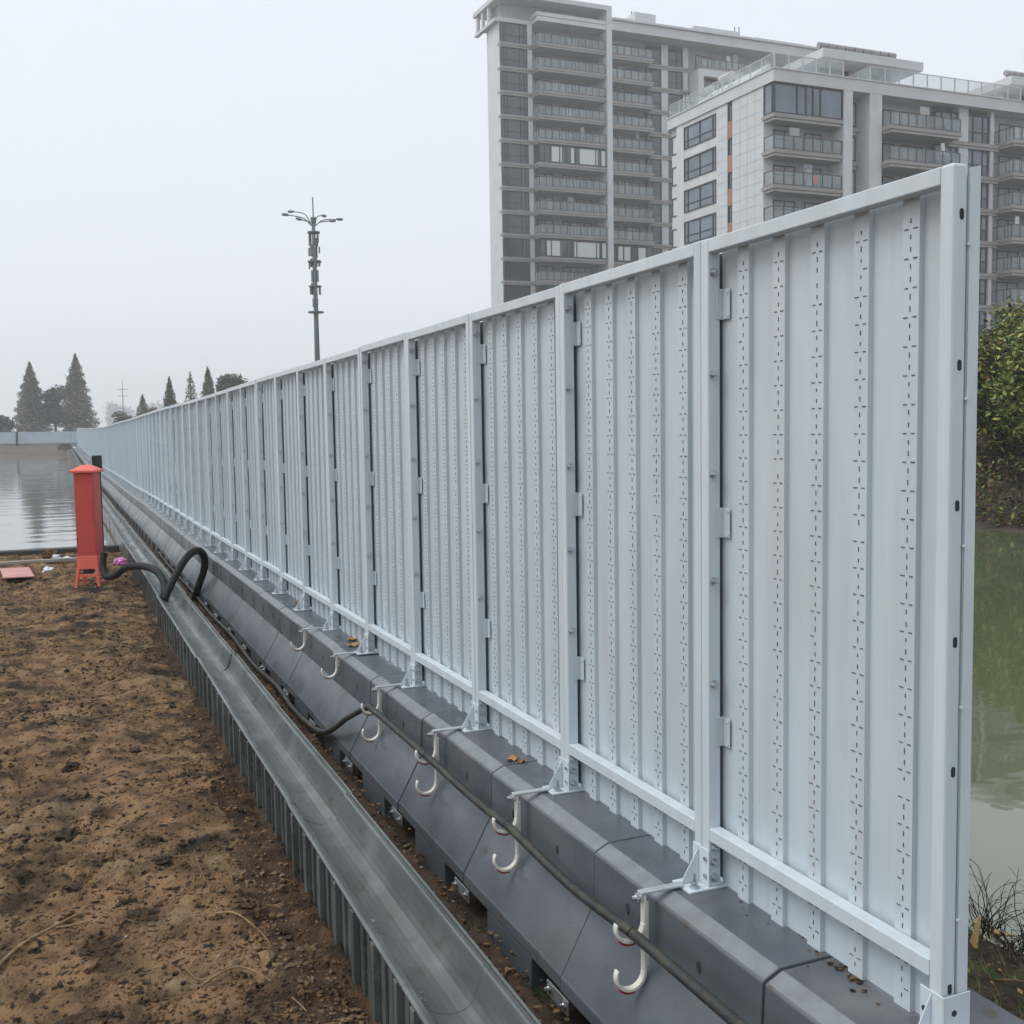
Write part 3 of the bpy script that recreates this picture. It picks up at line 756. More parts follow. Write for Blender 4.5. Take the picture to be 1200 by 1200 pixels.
# ---------------------------------------------------------------- near bank behind the fence: litter, wood chips, dry stalks
f = MB(); rd = random.Random(8)
for i in range(6500):
    x = 2.12 + rd.random() * 1.1; y = rd.uniform(1.0, 6.5) if rd.random() < .6 else rd.uniform(1, 14); z = ground_h(x, y) + rd.uniform(0, .03); s = rd.uniform(.004, .016)
    a, b = rd.uniform(0, 6.3), rd.uniform(-.8, .8); u = Vector((math.cos(a) * math.cos(b), math.sin(a) * math.cos(b), math.sin(b))); v = u.cross(Vector((rd.uniform(-.4, .4), rd.uniform(-.4, .4), 1))).normalized()
    p = Vector((x, y, z)); u *= s; v *= s * rd.uniform(.3, .6)
    f.add([p - u, p + v, p + u, p - v], [(0, 1, 2, 3)], rd.choice((0, 0, 1, 2, 2, 3)))
tag(f.build('leaf_litter', [M['clod_dark'], M['lf1'], M['lf4'], M['leaf_dry']]), 'dark leaf litter and moss on the bank behind the fence', 'leaf litter', kind='stuff')
f = MB()
for i in range(2200):
    x = 2.2 + rd.random() * .75; y = rd.uniform(1.4, 3.6); z = ground_h(x, y); h = rd.uniform(.02, .07); a = rd.uniform(0, 6.3)
    f.add([(x - .002, y, z), (x + .002, y, z), (x + math.cos(a) * h * .5, y + math.sin(a) * h * .5, z + h)], [(0, 1, 2)], 0 if rd.random() < .5 else 1)
tag(f.build('grass_tufts', [M['lf1'], M['twig']]), 'short green and straw grass on the bank behind the fence', 'grass', kind='stuff')
def chip(loc, s, rot, label):
    f = MB(); f.add([(-s, -.012, 0), (-s * .6, .014, 0), (s, .003, .004), (-s, -.012, .010), (-s * .6, .014, .014), (s, .003, .008)], [(0, 1, 2), (3, 5, 4), (0, 3, 4, 1), (1, 4, 5, 2), (2, 5, 3, 0)])
    o = f.build('wood_splinter', M['wood'], None, loc, bevel=.001); o.rotation_euler = rot; tag(o, label, 'wood splinter', 'broken wood on the bank behind the fence')
chip((2.55, 2.36, -1.565), .055, (0, -1.15, .2), 'yellow wood splinter standing against the end of the fence')
chip((2.66, 2.36, -1.60), .045, (0, .2, -.4), 'broad yellow wood splinter lying under the dry stalks')
chip((2.70, 2.27, -1.62), .04, (0, .1, -.9), 'thin pale splinter farthest right on the bank')
chip((2.62, 2.42, -1.57), .018, (0, -.9, .2), 'small orange chip among the dry stalks')
tw = MB(); tw.tube(spline([(2.42, 2.18, -1.60), (2.46, 2.12, -1.585), (2.50, 2.04, -1.59), (2.52, 1.95, -1.61)], 8), .004, 6); tag(tw.build('twig', M['twig'], smooth=True), 'reddish stick lying on the litter behind the fence foot', 'twig', 'dry twigs and roots on the soil')
def stalks(name, base, n, h, spread, label, seed):
    rnd = random.Random(seed); f = MB()
    for i in range(n):
        a = rnd.uniform(0, 6.3); p = Vector((rnd.gauss(0, .02), rnd.gauss(0, .02), 0)); d_ = Vector((math.cos(a) * spread * rnd.random(), math.sin(a) * spread * rnd.random(), 1)).normalized(); L = h * rnd.uniform(.5, 1); path = [p.copy()]
        for k in range(7):
            d_ = (d_ + Vector((rnd.gauss(0, .18), rnd.gauss(0, .18), -.02 * k))).normalized(); p = p + d_ * L / 7; path.append(p.copy())
            if k > 2 and rnd.random() < .45:
                q = (d_ + Vector((rnd.gauss(0, .6), rnd.gauss(0, .6), 0))).normalized(); f.tube([p, p + q * .03, p + q * .05 + Vector((0, 0, -.008))], .0009, 4)
        f.tube(path, .0016, 5, rfun=lambda t: .0019 * (1 - .6 * t))
    tag(f.build(name, M['twig_dark'], None, base), label, 'dry plant', 'dry plants on the river bank')
stalks('dry_plant', (2.68, 2.45, -1.64), 26, .27, .7, 'tangled leafless dry plant on the bank by the fence end', 3)
stalks('dry_plant', (2.86, 2.42, -1.70), 14, .24, .8, 'sparse dry plant to the right of the tangled one', 5)
stalks('dry_plant', (2.78, 2.30, -1.66), 40, .10, 1.6, 'low straw tuft among the wood splinters on the bank', 9)
stalks('dry_plant', (2.62, 2.28, -1.60), 36, .09, 1.6, 'low straw tuft close to the fence end on the bank', 10)
stalks('dry_plant', (2.95, 2.30, -1.74), 14, .26, .8, 'dry plant cut by the right edge of the photo', 6)

# ---------------------------------------------------------------- foliage
def leaves(f, c, rx, ry, rz, n, s, rnd, mats, hollow=.55, lump=.35, zmin=None):
    off = Vector((rnd.uniform(-50, 50), rnd.uniform(-50, 50), 0))
    for i in range(n):
        d_ = Vector((rnd.gauss(0, 1), rnd.gauss(0, 1), rnd.gauss(0, 1))).normalized()
        rr = hollow + (1 - hollow) * rnd.random() ** .6; rr *= 1 + lump * noise.noise(d_ * 2.1 + off) + lump * .5 * noise.noise(d_ * 5 + off)
        p = Vector((c[0] + d_.x * rx * rr, c[1] + d_.y * ry * rr, c[2] + d_.z * rz * rr))
        if zmin is not None and p.z < zmin: continue
        leafquad(f, p, s * rnd.uniform(.6, 1.3), rnd, mats)
def leafquad(f, p, s, rnd, mats):
    u = Vector((rnd.gauss(0, 1), rnd.gauss(0, 1), rnd.gauss(0, .6))).normalized(); v = u.cross(Vector((rnd.gauss(0, .5), rnd.gauss(0, .5), 1))).normalized() * s * .45; u *= s
    f.add([p - u, p + v, p + u, p - v], [(0, 1, 2, 3)], rnd.choice(mats))
LF = [M['lf1'], M['lf2'], M['lf3'], M['lf4'], M['lf5']]
def bush_mesh(seed, r, h, n, s, mats, name):
    rnd = random.Random(seed); f = MB(); g = MB()
    for k in range(7):
        a = rnd.uniform(0, 6.3); q = rnd.uniform(0, .55) * r; cz = h * rnd.uniform(.35, .72)
        tip = (q * math.cos(a), q * math.sin(a), cz)
        g.tube([(0, 0, -.3), (tip[0] * .4, tip[1] * .4, cz * .5), tip], .03, 5, rfun=lambda t: .035 * (1 - .6 * t))
        leaves(f, tip, r * rnd.uniform(.4, .6), r * rnd.uniform(.4, .6), h * rnd.uniform(.22, .34), n // 7, s, rnd, mats, .5, .4)
    return f, g
def make_bush(name, seed, r, h, n, s, mats, label, cat, group):
    root = thing(name, (0, 0, 0), label, cat, group); f, g = bush_mesh(seed, r, h, n, s, mats, name)
    g.build('stems', M['bark'], root); f.build('foliage', LF, root); return root
protos = [make_bush('bank_bush', 31, 1.9, 3.6, 12000, .085, (0, 0, 1, 1, 0, 2), 'x', 'bush', 'green bushes along the far river bank'),
          make_bush('bank_bush', 32, 1.8, 3.2, 12000, .08, (0, 1, 2, 2, 0, 4), 'x', 'bush', 'green bushes along the far river bank'),
          make_bush('hedge_shrub', 33, 1.6, 2.2, 7000, .075, (3, 3, 2, 4, 0, 2), 'x', 'shrub', 'brown shrubs on top of the far river bank'),
          make_bush('hedge_shrub', 34, 1.5, 2.0, 7000, .075, (3, 2, 2, 0, 3), 'x', 'shrub', 'brown shrubs on top of the far river bank')]
snaps = [tree_of(p) for p in protos]; used = [False] * 4
rt = random.Random(12)
def put_bush(k, x, y, s, label, dz=0):
    o = protos[k] if not used[k] else copy_tree(snaps[k]); used[k] = True
    o.location = (x, y, ground_h(x, y) + dz - .1); o.rotation_euler = (0, 0, rt.uniform(0, 6.3)); o.scale = (s, s, s * rt.uniform(.92, 1.08)); o['label'] = label
BL = 'leafy green and yellow bush on the far river bank, above the waterline'
HL2 = 'brownish shrub high on the far river bank below the apartments'
for i, (x, y) in enumerate([(21.8, 13.0), (22.6, 16.0), (21.9, 18.3), (22.8, 20.6), (22.0, 23.4), (23.0, 26.4), (24.6, 15.2), (25.0, 18.9), (25.4, 22.2), (25.6, 25.4), (22.2, 29.5), (22.6, 33.0), (25.8, 29.5), (24.2, 11.5), (22.4, 9.5)] + [(22.6 + 1.1 * math.sin(q * 1.9), 36 + q * 3.6 + math.sin(q * 3.3)) for q in range(26)]):
    put_bush(i % 2, x, y, rt.uniform(1.0, 1.25), BL)
for i, (x, y) in enumerate([(28.0, 16), (28.4, 19.0), (28.2, 22.0), (28.8, 25.2), (28.4, 28.4), (30.8, 17.6), (31.2, 20.8), (31.0, 24.0), (31.4, 27.2), (31.2, 30.6), (33.6, 19.4), (33.8, 22.8), (33.6, 26.2), (34.0, 29.6), (33.8, 33.0), (29, 32), (31.5, 34.5), (28.5, 12.5), (31, 13.8)] + [(27.5 + 2.2 * math.sin(q * 2.3), 36 + q * 3.1) for q in range(30)]):
    put_bush(2 + i % 2, x, y, rt.uniform(.8, 1.1) * (.55 if x > 30.5 else .75), HL2)
# low bank scrub right above the waterline
f = MB(); rr_ = random.Random(15)
for i in range(60000):
    x = 19.95 + rr_.random() ** 1.3 * 3.4; y = 8 + 112 * rr_.random() ** 2; p = Vector((x, y, max(RIVER_Z + .02, ground_h(x, y)) + rr_.uniform(0, .6)))
    leafquad(f, p, rr_.uniform(.04, .10), rr_, (2, 3, 3, 2, 4, 0, 0))
tag(f.build('bank_undergrowth', LF), 'dark brown undergrowth just above the waterline of the far bank', 'undergrowth', kind='stuff')

# trees far off
def conifer(x, y, zb, h, r, label, seed, n=5200, mats=(0, 0, 1), s=.30):
    n = int(n * 2.2); s = s * .72; r = r * 1.12
    t = thing('conifer_tree', (x, y, zb), label, 'tree', 'pointed conifers beyond the fences'); rnd = random.Random(seed)
    g = MB(); g.tube([(0, 0, -.5), (0, 0, h * .5), (0, 0, h * .99)], .2, 7, rfun=lambda q: .22 * (1 - .93 * q)); 
    for k in range(26):
        z = h * (.06 + .9 * k / 26); a = k * 2.4; L = r * (1 - z / h) * .85
        g.tube([(0, 0, z), (math.cos(a) * L, math.sin(a) * L, z + L * .15)], .03, 4)
    g.build('trunk', M['bark'], t)
    f = MB(); off = rnd.uniform(0, 99)
    for i in range(n):
        u = 1 - rnd.random() ** .62; u = min(.995, max(.02, u)); z = h * (.03 + .97 * u)
        a = rnd.uniform(0, 6.3); R0 = r * (1 - u) ** .80 * (1 + .16 * math.sin(z * 5 + 1.3 * a + off)) * (1 + .28 * noise.noise(Vector((math.cos(a) * 1.6, math.sin(a) * 1.6, z * .9 + off))))
        q = R0 * (rnd.random() ** .45); leafquad(f, Vector((q * math.cos(a), q * math.sin(a), z + rnd.gauss(0, .12))), s * rnd.uniform(.6, 1.2), rnd, mats)
    f.build('crown', [M['con1'], M['con2']], t); return t
def broad(x, y, zb, h, r, label, seed, n=4200, mats=(0, 0, 1), s=.30, name='broadleaf_tree', group='rounded trees beyond the fences'):
    t = thing(name, (x, y, zb), label, 'tree', group); rnd = random.Random(seed)
    g = MB(); g.tube([(0, 0, -.5), (.1, 0, h * .3), (0, .1, h * .6)], .25, 7, rfun=lambda q: .28 * (1 - .6 * q)); f = MB()
    for k in range(9):
        a = rnd.uniform(0, 6.3); q = r * rnd.uniform(.15, .62); z = h * rnd.uniform(.38, .80); c = (q * math.cos(a), q * math.sin(a), z)
        g.tube([(0, 0, h * .28), (c[0] * .5, c[1] * .5, (z + h * .28) / 2 + .2), c], .07, 5, rfun=lambda u: .09 * (1 - .7 * u))
        rr = r * rnd.uniform(.34, .52); leaves(f, c, rr, rr, rr * rnd.uniform(.7, 1), n // 9, s, rnd, mats, .45, .45)
    g.build('trunk', M['bark'], t); f.build('crown', [M['br1'], M['br2']], t); return t
conifer(-3.95, 187.5, -.8, 13.4, 2.95, 'tall rusty conifer, left of the pair behind the far white fence', 41, 7000)
conifer(2.85, 185.5, -.8, 14.6, 3.1, 'tall rusty conifer, right of the pair behind the far white fence', 42, 7000)
broad(-.6, 188.5, -.8, 11.2, 3.3, 'dark broad tree between the two tall conifers', 43, 5200)
broad(-8.2, 168, -.8, 4.9, 2.4, 'small round tree at the left edge behind the far white fence', 44, 2600)
broad(-11.5, 172, -.8, 4.4, 2.6, 'low round tree just outside the left edge of the photo', 45, 2000)
conifer(10.75, 116, -.5, 6.8, 1.35, 'small thin conifer above the fence, left of the three', 46, 2600, (1, 1, 0), .2)
conifer(15.1, 136, -.5, 8.6, 1.5, 'sparse pale conifer above the fence between two darker trees', 47, 1100, (0, 1), .22)
conifer(18.4, 145.5, -.5, 9.9, 1.8, 'dark conifer touching the round green tree above the fence', 48, 3600, (1, 1, 0), .25)
broad(21.1, 144.5, -.5, 9.8, 3.3, 'round green tree rising above the fence left of the mast', 49, 5200, (0, 1, 1))
conifer(11.1, 160, -.5, 6.7, 1.7, 'distant small conifer just above the far part of the fence', 50, 1800, (1, 0), .25)
broad(22.9, 121.5, -.5, 8.6, 1.7, 'treetop peeping over the fence left of the mast foot', 51, 1500, (0, 0, 1), .22)
for i, (x, y, r, h) in enumerate([(8.5, 165, 1.6, 5.2), (9.6, 172, 1.5, 5.4), (12.8, 170, 1.6, 6.0), (14.0, 176, 1.6, 5.8)]):
    broad(x, y, -.5, h, r, 'dim low treetop in the row over the far end of the fence', 60 + i, 900, (0, 1), .3, group='dim treetops over the far end of the fence')
broad(48, 1010, -1, 36, 18, 'hazy pale tree farthest away, above the vanishing end of the fence', 70, 2600, (0, 1), 1.6)
broad(84, 1030, -1, 34, 20, 'hazy tree beside the farthest pale one above the fence', 71, 2600, (0, 1), 1.6)
# utility pole far off
t = thing('utility_pole', (18.1, 342, -.5), 'faint lattice utility pole far away in the haze', 'pole')
f = MB(); f.tube([(0, 0, 0), (0, 0, 18.3)], .22, 8, rfun=lambda q: .28 - .2 * q); f.build('shaft', M['pole'], t)
f = MB()
for z in (13.5, 15.5): f.box(-1.5, -.08, z, 1.5, .08, z + .16)
f.build('crossarm', M['pole'], t)

# ---------------------------------------------------------------- far white fence across the pit
FY = 166.0; nF = 26; W_ = 3.0
root = thing('site_fence', (-1, FY, -.62), 'pale blue sheet fence panel nearest the corner with the long fence', 'site fence', 'pale blue far fence beyond the pit')
f = MB()
pr = []
for i in range(16): pr += [(W_ * i / 16 + .01, 0), (W_ * i / 16 + .09, 0), (W_ * i / 16 + .10, -.03), (W_ * i / 16 + .17, -.03)]
n_ = len(pr); f.add([(x, y, z) for z in (.25, 1.85) for x, y in pr], [(i, i + 1, i + 1 + n_, i + n_) for i in range(n_ - 1)]); f.build('sheet', M['far_fence'], root)
f = MB(); f.box(0, -.06, 0, .06, 0, 1.88); f.build('post', M['far_fence'], root)
f = MB(); f.box(.06, -.05, 1.82, W_, -.035, 1.88); f.box(.06, -.05, .25, W_, -.035, .31); f.build('rail', M['far_fence'], root)
f = MB(); f.box(0, -.25, -.3, W_ - .01, .25, .25); f.build('footing', M['block_pale'], root)
snap = tree_of(root)
root.location.x = 4.6 - W_
for i in range(1, nF):
    c = copy_tree(snap); c.location.x = 4.6 - W_ * (i + 1); c['label'] = 'pale blue sheet panel of the far fence beyond the flooded pit'
f = MB(); f.box(-.15, -.15, 0, .15, .15, 2.1); f.build('site_post', M['black'], None, (-5.55, 165.2, -.85)); tag(bpy.data.objects['site_post'], 'dark upright post in front of the far pale fence', 'post')
f = MB(); f.box(-.9, -.5, 0, .9, .5, .7); f.box(-.6, -.55, .7, .7, .4, .95); f.build('rubble_block', M['beam'], None, (.6, 158, -1.35), bevel=.06); tag(bpy.data.objects['rubble_block'], 'dark block of rubble at the far corner of the pit', 'rubble')

# ---------------------------------------------------------------- telecom mast
t = thing('telecom_mast', (22.75, 100, -2.0), 'tall grey telecom mast with antennas and lamp arms behind the fence', 'mast')
H = 22.3
f = MB(); f.tube([(0, 0, 0), (0, 0, H)], .3, 14, rfun=lambda q: .31 - .15 * q); f.build('pole', M['pole'], t, smooth=True)
f = MB(); f.cyl((0, 0, H), (0, 0, H + 2.0), .06, 8); f.build('lightning_rod', M['pole'], t)
f = MB(); f.cyl((0, 0, H - .35), (0, 0, H + .15), .26, 10); f.build('pole_head', M['pole'], t)
for z, r in ((13.6, .75), (16.0, .6), (18.3, .65), (21.0, .6)):
    f = MB(); f.cyl((0, 0, z), (0, 0, z + .12), r, 12); f.build('platform', M['pole'], t)
ra = random.Random(2)
for z, nn, r in ((14.6, 4, .30), (15.7, 5, .44), (17.0, 4, .28), (18.2, 5, .48), (19.3, 6, .48), (20.3, 5, .42)):
    for k in range(nn):
        a = 2 * math.pi * k / nn + ra.random(); f = MB()
        hh = ra.choice((.3, .4, .55)); f.box(-.11, -.07, -hh, .11, .07, hh); o = f.build('antenna', M['antenna'], t, (math.cos(a) * r, math.sin(a) * r, z + ra.uniform(-.2, .2)), bevel=.03); o.rotation_euler = (0, 0, a + math.pi / 2)
for a, L, up in ((0.05, 2.35, .75), (3.1, 2.4, .85), (.75, 1.6, 1.2), (2.45, 2.1, 1.45), (-.4, 1.6, .4), (3.6, 1.5, .35)):
    f = MB(); p = spline([(.2 * math.cos(a), .2 * math.sin(a), H - .6), (L * .4 * math.cos(a), L * .4 * math.sin(a), H - .6 + up * .75), (L * math.cos(a), L * math.sin(a), H - .6 + up)], 6)
    f.tube(p, .05, 6); am = f.build('lamp_arm', M['pole'], t)
    f = MB(); e = p[-1]; d_ = Vector((math.cos(a), math.sin(a), .05)); f.tube([e - d_ * .1, e + d_ * .25, e + d_ * .5], .12, 8, rfun=lambda q: .10 + .05 * math.sin(q * 3.1)); f.build('lamp_head', M['antenna'], am)

# ---------------------------------------------------------------- apartment buildings
class Bld:
    """frame of one building: u along the long face, a away from it, z above the camera's level"""
    def __init__(s, name, O, U, A, zb, label):
        s.O = np.array(O); s.U = np.array(U) / np.linalg.norm(U); s.A = np.array(A) / np.linalg.norm(A); s.zb = zb
        s.root = thing(name, (O[0], O[1], zb), label, 'building', 'apartment buildings across the river')
    def mb(s):
        f = MB(); f.xf = lambda u, a, z: (s.U[0] * u + s.A[0] * a, s.U[1] * u + s.A[1] * a, z - s.zb); return f
def dupz(o, dz):
    c = o.copy(); col.objects.link(c); c.parent = o.parent; c.location = o.location + Vector((0, 0, dz))
    for k in [k for k in bpy.data.objects if k.parent == o]:
        q = k.copy(); col.objects.link(q); q.parent = c
    return c
def window(B, name, face, p0, p1, z0, z1, at, mull=(.5,), trans=None, gl='glass', depth=.10, wide=.09):
    """frame standing in an opening with a pane set back in it; face 'B' runs along u, 'A' along a"""
    f = B.mb(); g = B.mb()
    def bx(m_, a0, a1, zz0, zz1, d0, d1):
        if face == 'B': m_.box(a0, at + d0, zz0, a1, at + d1, zz1)
        else: m_.box(at + d0, a0, zz0, at + d1, a1, zz1)
    bx(f, p0, p0 + wide, z0, z1, -.06, depth); bx(f, p1 - wide, p1, z0, z1, -.06, depth)
    bx(f, p0 + wide, p1 - wide, z0, z0 + wide, -.06, depth); bx(f, p0 + wide, p1 - wide, z1 - wide, z1, -.06, depth)
    for q in mull: c = p0 + (p1 - p0) * q; bx(f, c - wide / 2, c + wide / 2, z0 + wide, z1 - wide, -.05, depth)
    if trans is not None:
        zt = z0 + (z1 - z0) * trans; qs = [0] + list(mull) + [1]
        for i in range(len(qs) - 1):
            a0 = p0 + (p1 - p0) * qs[i] + wide * (1 if i == 0 else .5); a1 = p0 + (p1 - p0) * qs[i + 1] - wide * (1 if i == len(qs) - 2 else .5)
            bx(f, a0, a1, zt - .035, zt + .035, -.04, depth)
    o = f.build(name, M['frame'], B.root)
    bx(g, p0 + .03, p1 - .03, z0 + .03, z1 - .03, .02, .05)
    g.build('pane', M[gl], o); return o
def railing(B, u0, u1, z0, at, side=None, h=1.1, gl='glass_rail', step=.95, post='metal', name='railing'):
    f = B.mb(); g = B.mb()
    n = max(2, int(round((u1 - u0) / step)))
    for i in range(n + 1):
        u = u0 + (u1 - u0) * i / n; f.box(u - .04, at - .04, z0, u + .04, at + .04, z0 + h)
    f.box(u0, at - .04, z0 + h, u1, at + .04, z0 + h + .06); f.box(u0, at - .025, z0 + .05, u1, at + .025, z0 + .10)
    g.box(u0 + .03, at - .012, z0 + .12, u1 - .03, at + .012, z0 + h - .01)
    if side:
        for uu, a1 in side:
            f.box(uu - .04, at + .04, z0 + h, uu + .04, a1, z0 + h + .055); m_ = max(1, int(round((a1 - at) / step)))
            for i in range(1, m_ + 1): aa = at + (a1 - at) * i / m_; f.box(uu - .03, aa - .06, z0, uu + .03, aa, z0 + h - .001)
            g.box(uu - .012, at + .04, z0 + .12, uu + .012, a1 - .03, z0 + h - .01)
    o = f.build(name, M[post], B.root); g.build('balustrade_glass', M[gl], o); return o
def slab(B, u0, u1, a0, a1, z, name='balcony_slab'):
    """upper brown band over a thinner pale lip"""
    f = B.mb(); f.box(u0, a0, z - .30, u1, a1, z, 0); f.box(u0 + .12, a0 + .12, z - .52, u1 - .12, a1, z - .301, 1)
    return f.build(name, [M['slab'], M['slab_low']], B.root)

# --- nearer block, right
RB = Bld('apartment_block', (54.07, 71.97), (.9998, -.02), (-.04, .9992), -1.0, 'nearer pale apartment block with corner balconies, terracotta strips and roof glass')
FH = 2.83; NF = 9
def rpart(fn, floors=NF, skip=()):
    o = fn(); res = [o]
    for i in range(1, floors): 
        if i not in skip: res.append(dupz(o, -FH * i))
    return res
UE = 46.0
f = RB.mb()
f.box(0.9, 1.5, -1, UE, 15.0, 27.9)                       # recessed core
f.build('core_wall', M['greywall'], RB.root)
f = RB.mb()
# end wall pieces on the A face, u = 0
f.box(0, 1.49, -1, .9, 5.43, 27.9); f.box(0, 6.13, -1, .9, 7.70, 27.9); f.box(0, 12.60, -1, .9, 13.8, 27.9)
for i in range(NF + 1):
    zt = 25.5 - FH * i; f.box(.02, 7.70, max(-1, zt - .78), .9, 12.60, zt)
f.box(.02, 7.70, 27.52, .9, 12.60, 27.9)
f.box(.35, 13.8, -1, .9, 15.06, 27.9)
f.build('end_wall', M['panel'], RB.root)
f = RB.mb()                                                  # joints of the end cladding
for i in range(11):
    z = 27.0 - FH * i
    for q in (0, 1.0, 2.0):
        f.box(-.012, 1.5, z - q - .012, -.002, 5.4, z - q + .012); f.box(-.012, 6.15, z - q - .012, -.002, 7.68, z - q + .012)
for a in (2.4, 3.4, 4.4): f.box(-.011, a - .012, -1, -.001, a + .012, 27.9)
f.build('cladding_joint', M['greywall'], RB.root)
f = RB.mb(); f.box(-.12, -.12, 27.9, UE, 15.06, 28.85); f.box(-.2, -.2, 28.86, UE, 15.1, 28.95); f.build('parapet', M['beige'], RB.root)
for u0, u1 in ((6.87, 7.78), (9.57, 10.83)):
    f = RB.mb(); f.box(u0, -.10, -1, u1, 1.5, 27.9); f.build('pillar', M['panel'], RB.root)
for u0, u1 in ((19.95, 21.0), (23.6, 24.0), (33.0, 33.6), (36.0, 37.0), (39.4, 40.4)):
    f = RB.mb(); f.box(u0, .55, -1, u1, 1.5, 27.9); f.build('pillar', M['panel'], RB.root)
f = RB.mb(); f.box(.0, 1.30, -1, .9, 1.49, 27.9); f.build('corner_fin', M['panel'], RB.root)
# corner balconies
rpart(lambda: slab(RB, -.05, 6.86, -.05, 1.5, 25.45))
o = railing(RB, .05, 6.8, 25.45 - FH, .05, [(.05, 1.28)]); [dupz(o, -FH * i) for i in range(1, NF - 1)]
o = window(RB, 'balcony_door', 'B', 1.1, 3.3, 25.5 - FH, 27.4 - FH, 1.5, (.5,), .62, 'glass_dim', -.02); [dupz(o, -FH * i) for i in range(1, NF - 1)]
o = window(RB, 'balcony_door', 'B', 4.2, 5.9, 25.5 - FH, 27.4 - FH, 1.5, (.5,), None, 'glass_dim', -.02); [dupz(o, -FH * i) for i in range(1, NF - 1)]
window(RB, 'glazed_loggia', 'B', .02, 6.86, 25.46, 27.88, .05, (.33, .46, .56, .67), None, 'glass', .08, .12)
window(RB, 'glazed_loggia', 'A', .16, 1.28, 25.46, 27.88, .02, (), None, 'glass', .08, .10)
f = RB.mb(); f.box(3.9, -.0, 22.95 - FH, 4.35, .06, 23.55 - FH); f.build('laundry', M['pinkcloth'], RB.root)
# gap with dark windows
o = window(RB, 'window', 'B', 7.85, 9.5, 25.5, 27.5, 1.5, (.5,), None, 'glass_dim', -.02); [dupz(o, -FH * i) for i in range(1, NF)]
rpart(lambda: slab(RB, 7.79, 9.56, 1.1, 1.5, 25.3, 'floor_band'))
# A face windows and strip
o = window(RB, 'window', 'A', 7.72, 12.58, 25.5, 27.5, .02, (.1, .5, .88), .36, 'glass', .12, .10); [dupz(o, -FH * i) for i in range(1, NF)]
o = window(RB, 'strip_window', 'A', 5.44, 6.12, 26.3, 27.7, .12, (), None, 'glass_dim', .2, .05); [dupz(o, -FH * i) for i in range(1, NF)]
f = RB.mb(); f.box(.06, 5.43, 24.89, .9, 6.13, 26.29); o = f.build('spandrel_panel', M['rust'], RB.root); [dupz(o, -FH * i) for i in range(1, NF)]
o = window(RB, 'window', 'A', 13.85, 15.0, 25.6, 27.3, .35, (), None, 'glass_dim', .02); [dupz(o, -FH * i) for i in range(1, NF)]
# main face balconies
rpart(lambda: slab(RB, 10.84, 18.55, -1.1, 1.5, 25.2))
o = railing(RB, 10.9, 18.45, 25.2, -1.0, [(18.45, 1.4)]); [dupz(o, -FH * i) for i in range(1, NF)]
o = window(RB, 'balcony_door', 'B', 11.2, 13.6, 25.3, 27.3, 1.5, (.5,), None, 'glass_dim', -.02); [dupz(o, -FH * i) for i in range(1, NF)]
o = window(RB, 'balcony_door', 'B', 14.4, 16.8, 25.3, 27.3, 1.5, (.33, .66), None, 'glass_dim', -.02); [dupz(o, -FH * i) for i in range(1, NF)]
rpart(lambda: slab(RB, 18.56, 24.6, .35, 1.5, 25.0, 'floor_band'))
o = window(RB, 'window', 'B', 17.4, 19.93, 25.05, 27.5, .75, (.3, .72), .4, 'glass', .3, .10); [dupz(o, -FH * i) for i in range(1, NF)]
o = window(RB, 'window', 'B', 21.02, 23.58, 25.05, 27.5, .75, (.28, .72), .4, 'glass', .3, .10); [dupz(o, -FH * i) for i in range(1, NF)]
rpart(lambda: slab(RB, 24.5, 32.5, -1.1, 1.5, 25.2))
o = railing(RB, 24.6, 32.4, 25.2, -1.0, [(24.6, 1.4)]); [dupz(o, -FH * i) for i in range(1, NF)]
o = window(RB, 'balcony_door', 'B', 25.6, 28.2, 25.3, 27.3, 1.5, (.5,), None, 'glass_dim', -.02); [dupz(o, -FH * i) for i in range(1, NF)]
o = window(RB, 'balcony_door', 'B', 29.2, 31.6, 25.3, 27.3, 1.5, (.5,), None, 'glass_dim', -.02); [dupz(o, -FH * i) for i in range(1, NF)]
rpart(lambda: slab(RB, 32.6, 45.5, .35, 1.5, 25.0, 'floor_band'))
o = window(RB, 'window', 'B', 37.1, 39.3, 25.05, 27.5, .9, (.5,), .4, 'glass', .2, .10); [dupz(o, -FH * i) for i in range(1, NF)]
rv = random.Random(77)
def fittings(B, spans, z0, fh, nf, at, wall):
    for i in range(nf):
        for u0, u1 in spans:
            if rv.random() < .45:
                u = rv.uniform(u0 + .4, u1 - 1.2); f = B.mb(); f.box(u, wall - .38, z0 - fh * i + .03, u + .85, wall - .06, z0 - fh * i + .62); f.build('air_conditioner', M['panel'], B.root)
            if rv.random() < .40:
                u = rv.uniform(u0 + .4, u1 - 1.4); f = B.mb(); w_ = rv.uniform(.4, 1.1); f.box(u, at + .25, z0 - fh * i + rv.uniform(.7, 1.2), u + w_, at + .29, z0 - fh * i + 1.9); f.build('laundry', M[rv.choice(('curtain', 'curtain', 'glass_rail', 'slab_low', 'slab', 'frame'))], B.root)
            if rv.random() < .5:
                u = rv.uniform(u0 + .4, u1 - 2.0); f = B.mb(); f.box(u, wall - .024, z0 - fh * i + .15, u + rv.uniform(.5, 1.4), wall - .021, z0 - fh * i + 1.95); f.build('curtain', M['curtain'], B.root)
fittings(RB, ((.3, 6.6),), 25.45 - FH, FH, NF - 1, .05, 1.5)
fittings(RB, ((11.0, 18.3), (24.8, 32.2)), 25.2, FH, NF, -1.0, 1.5)
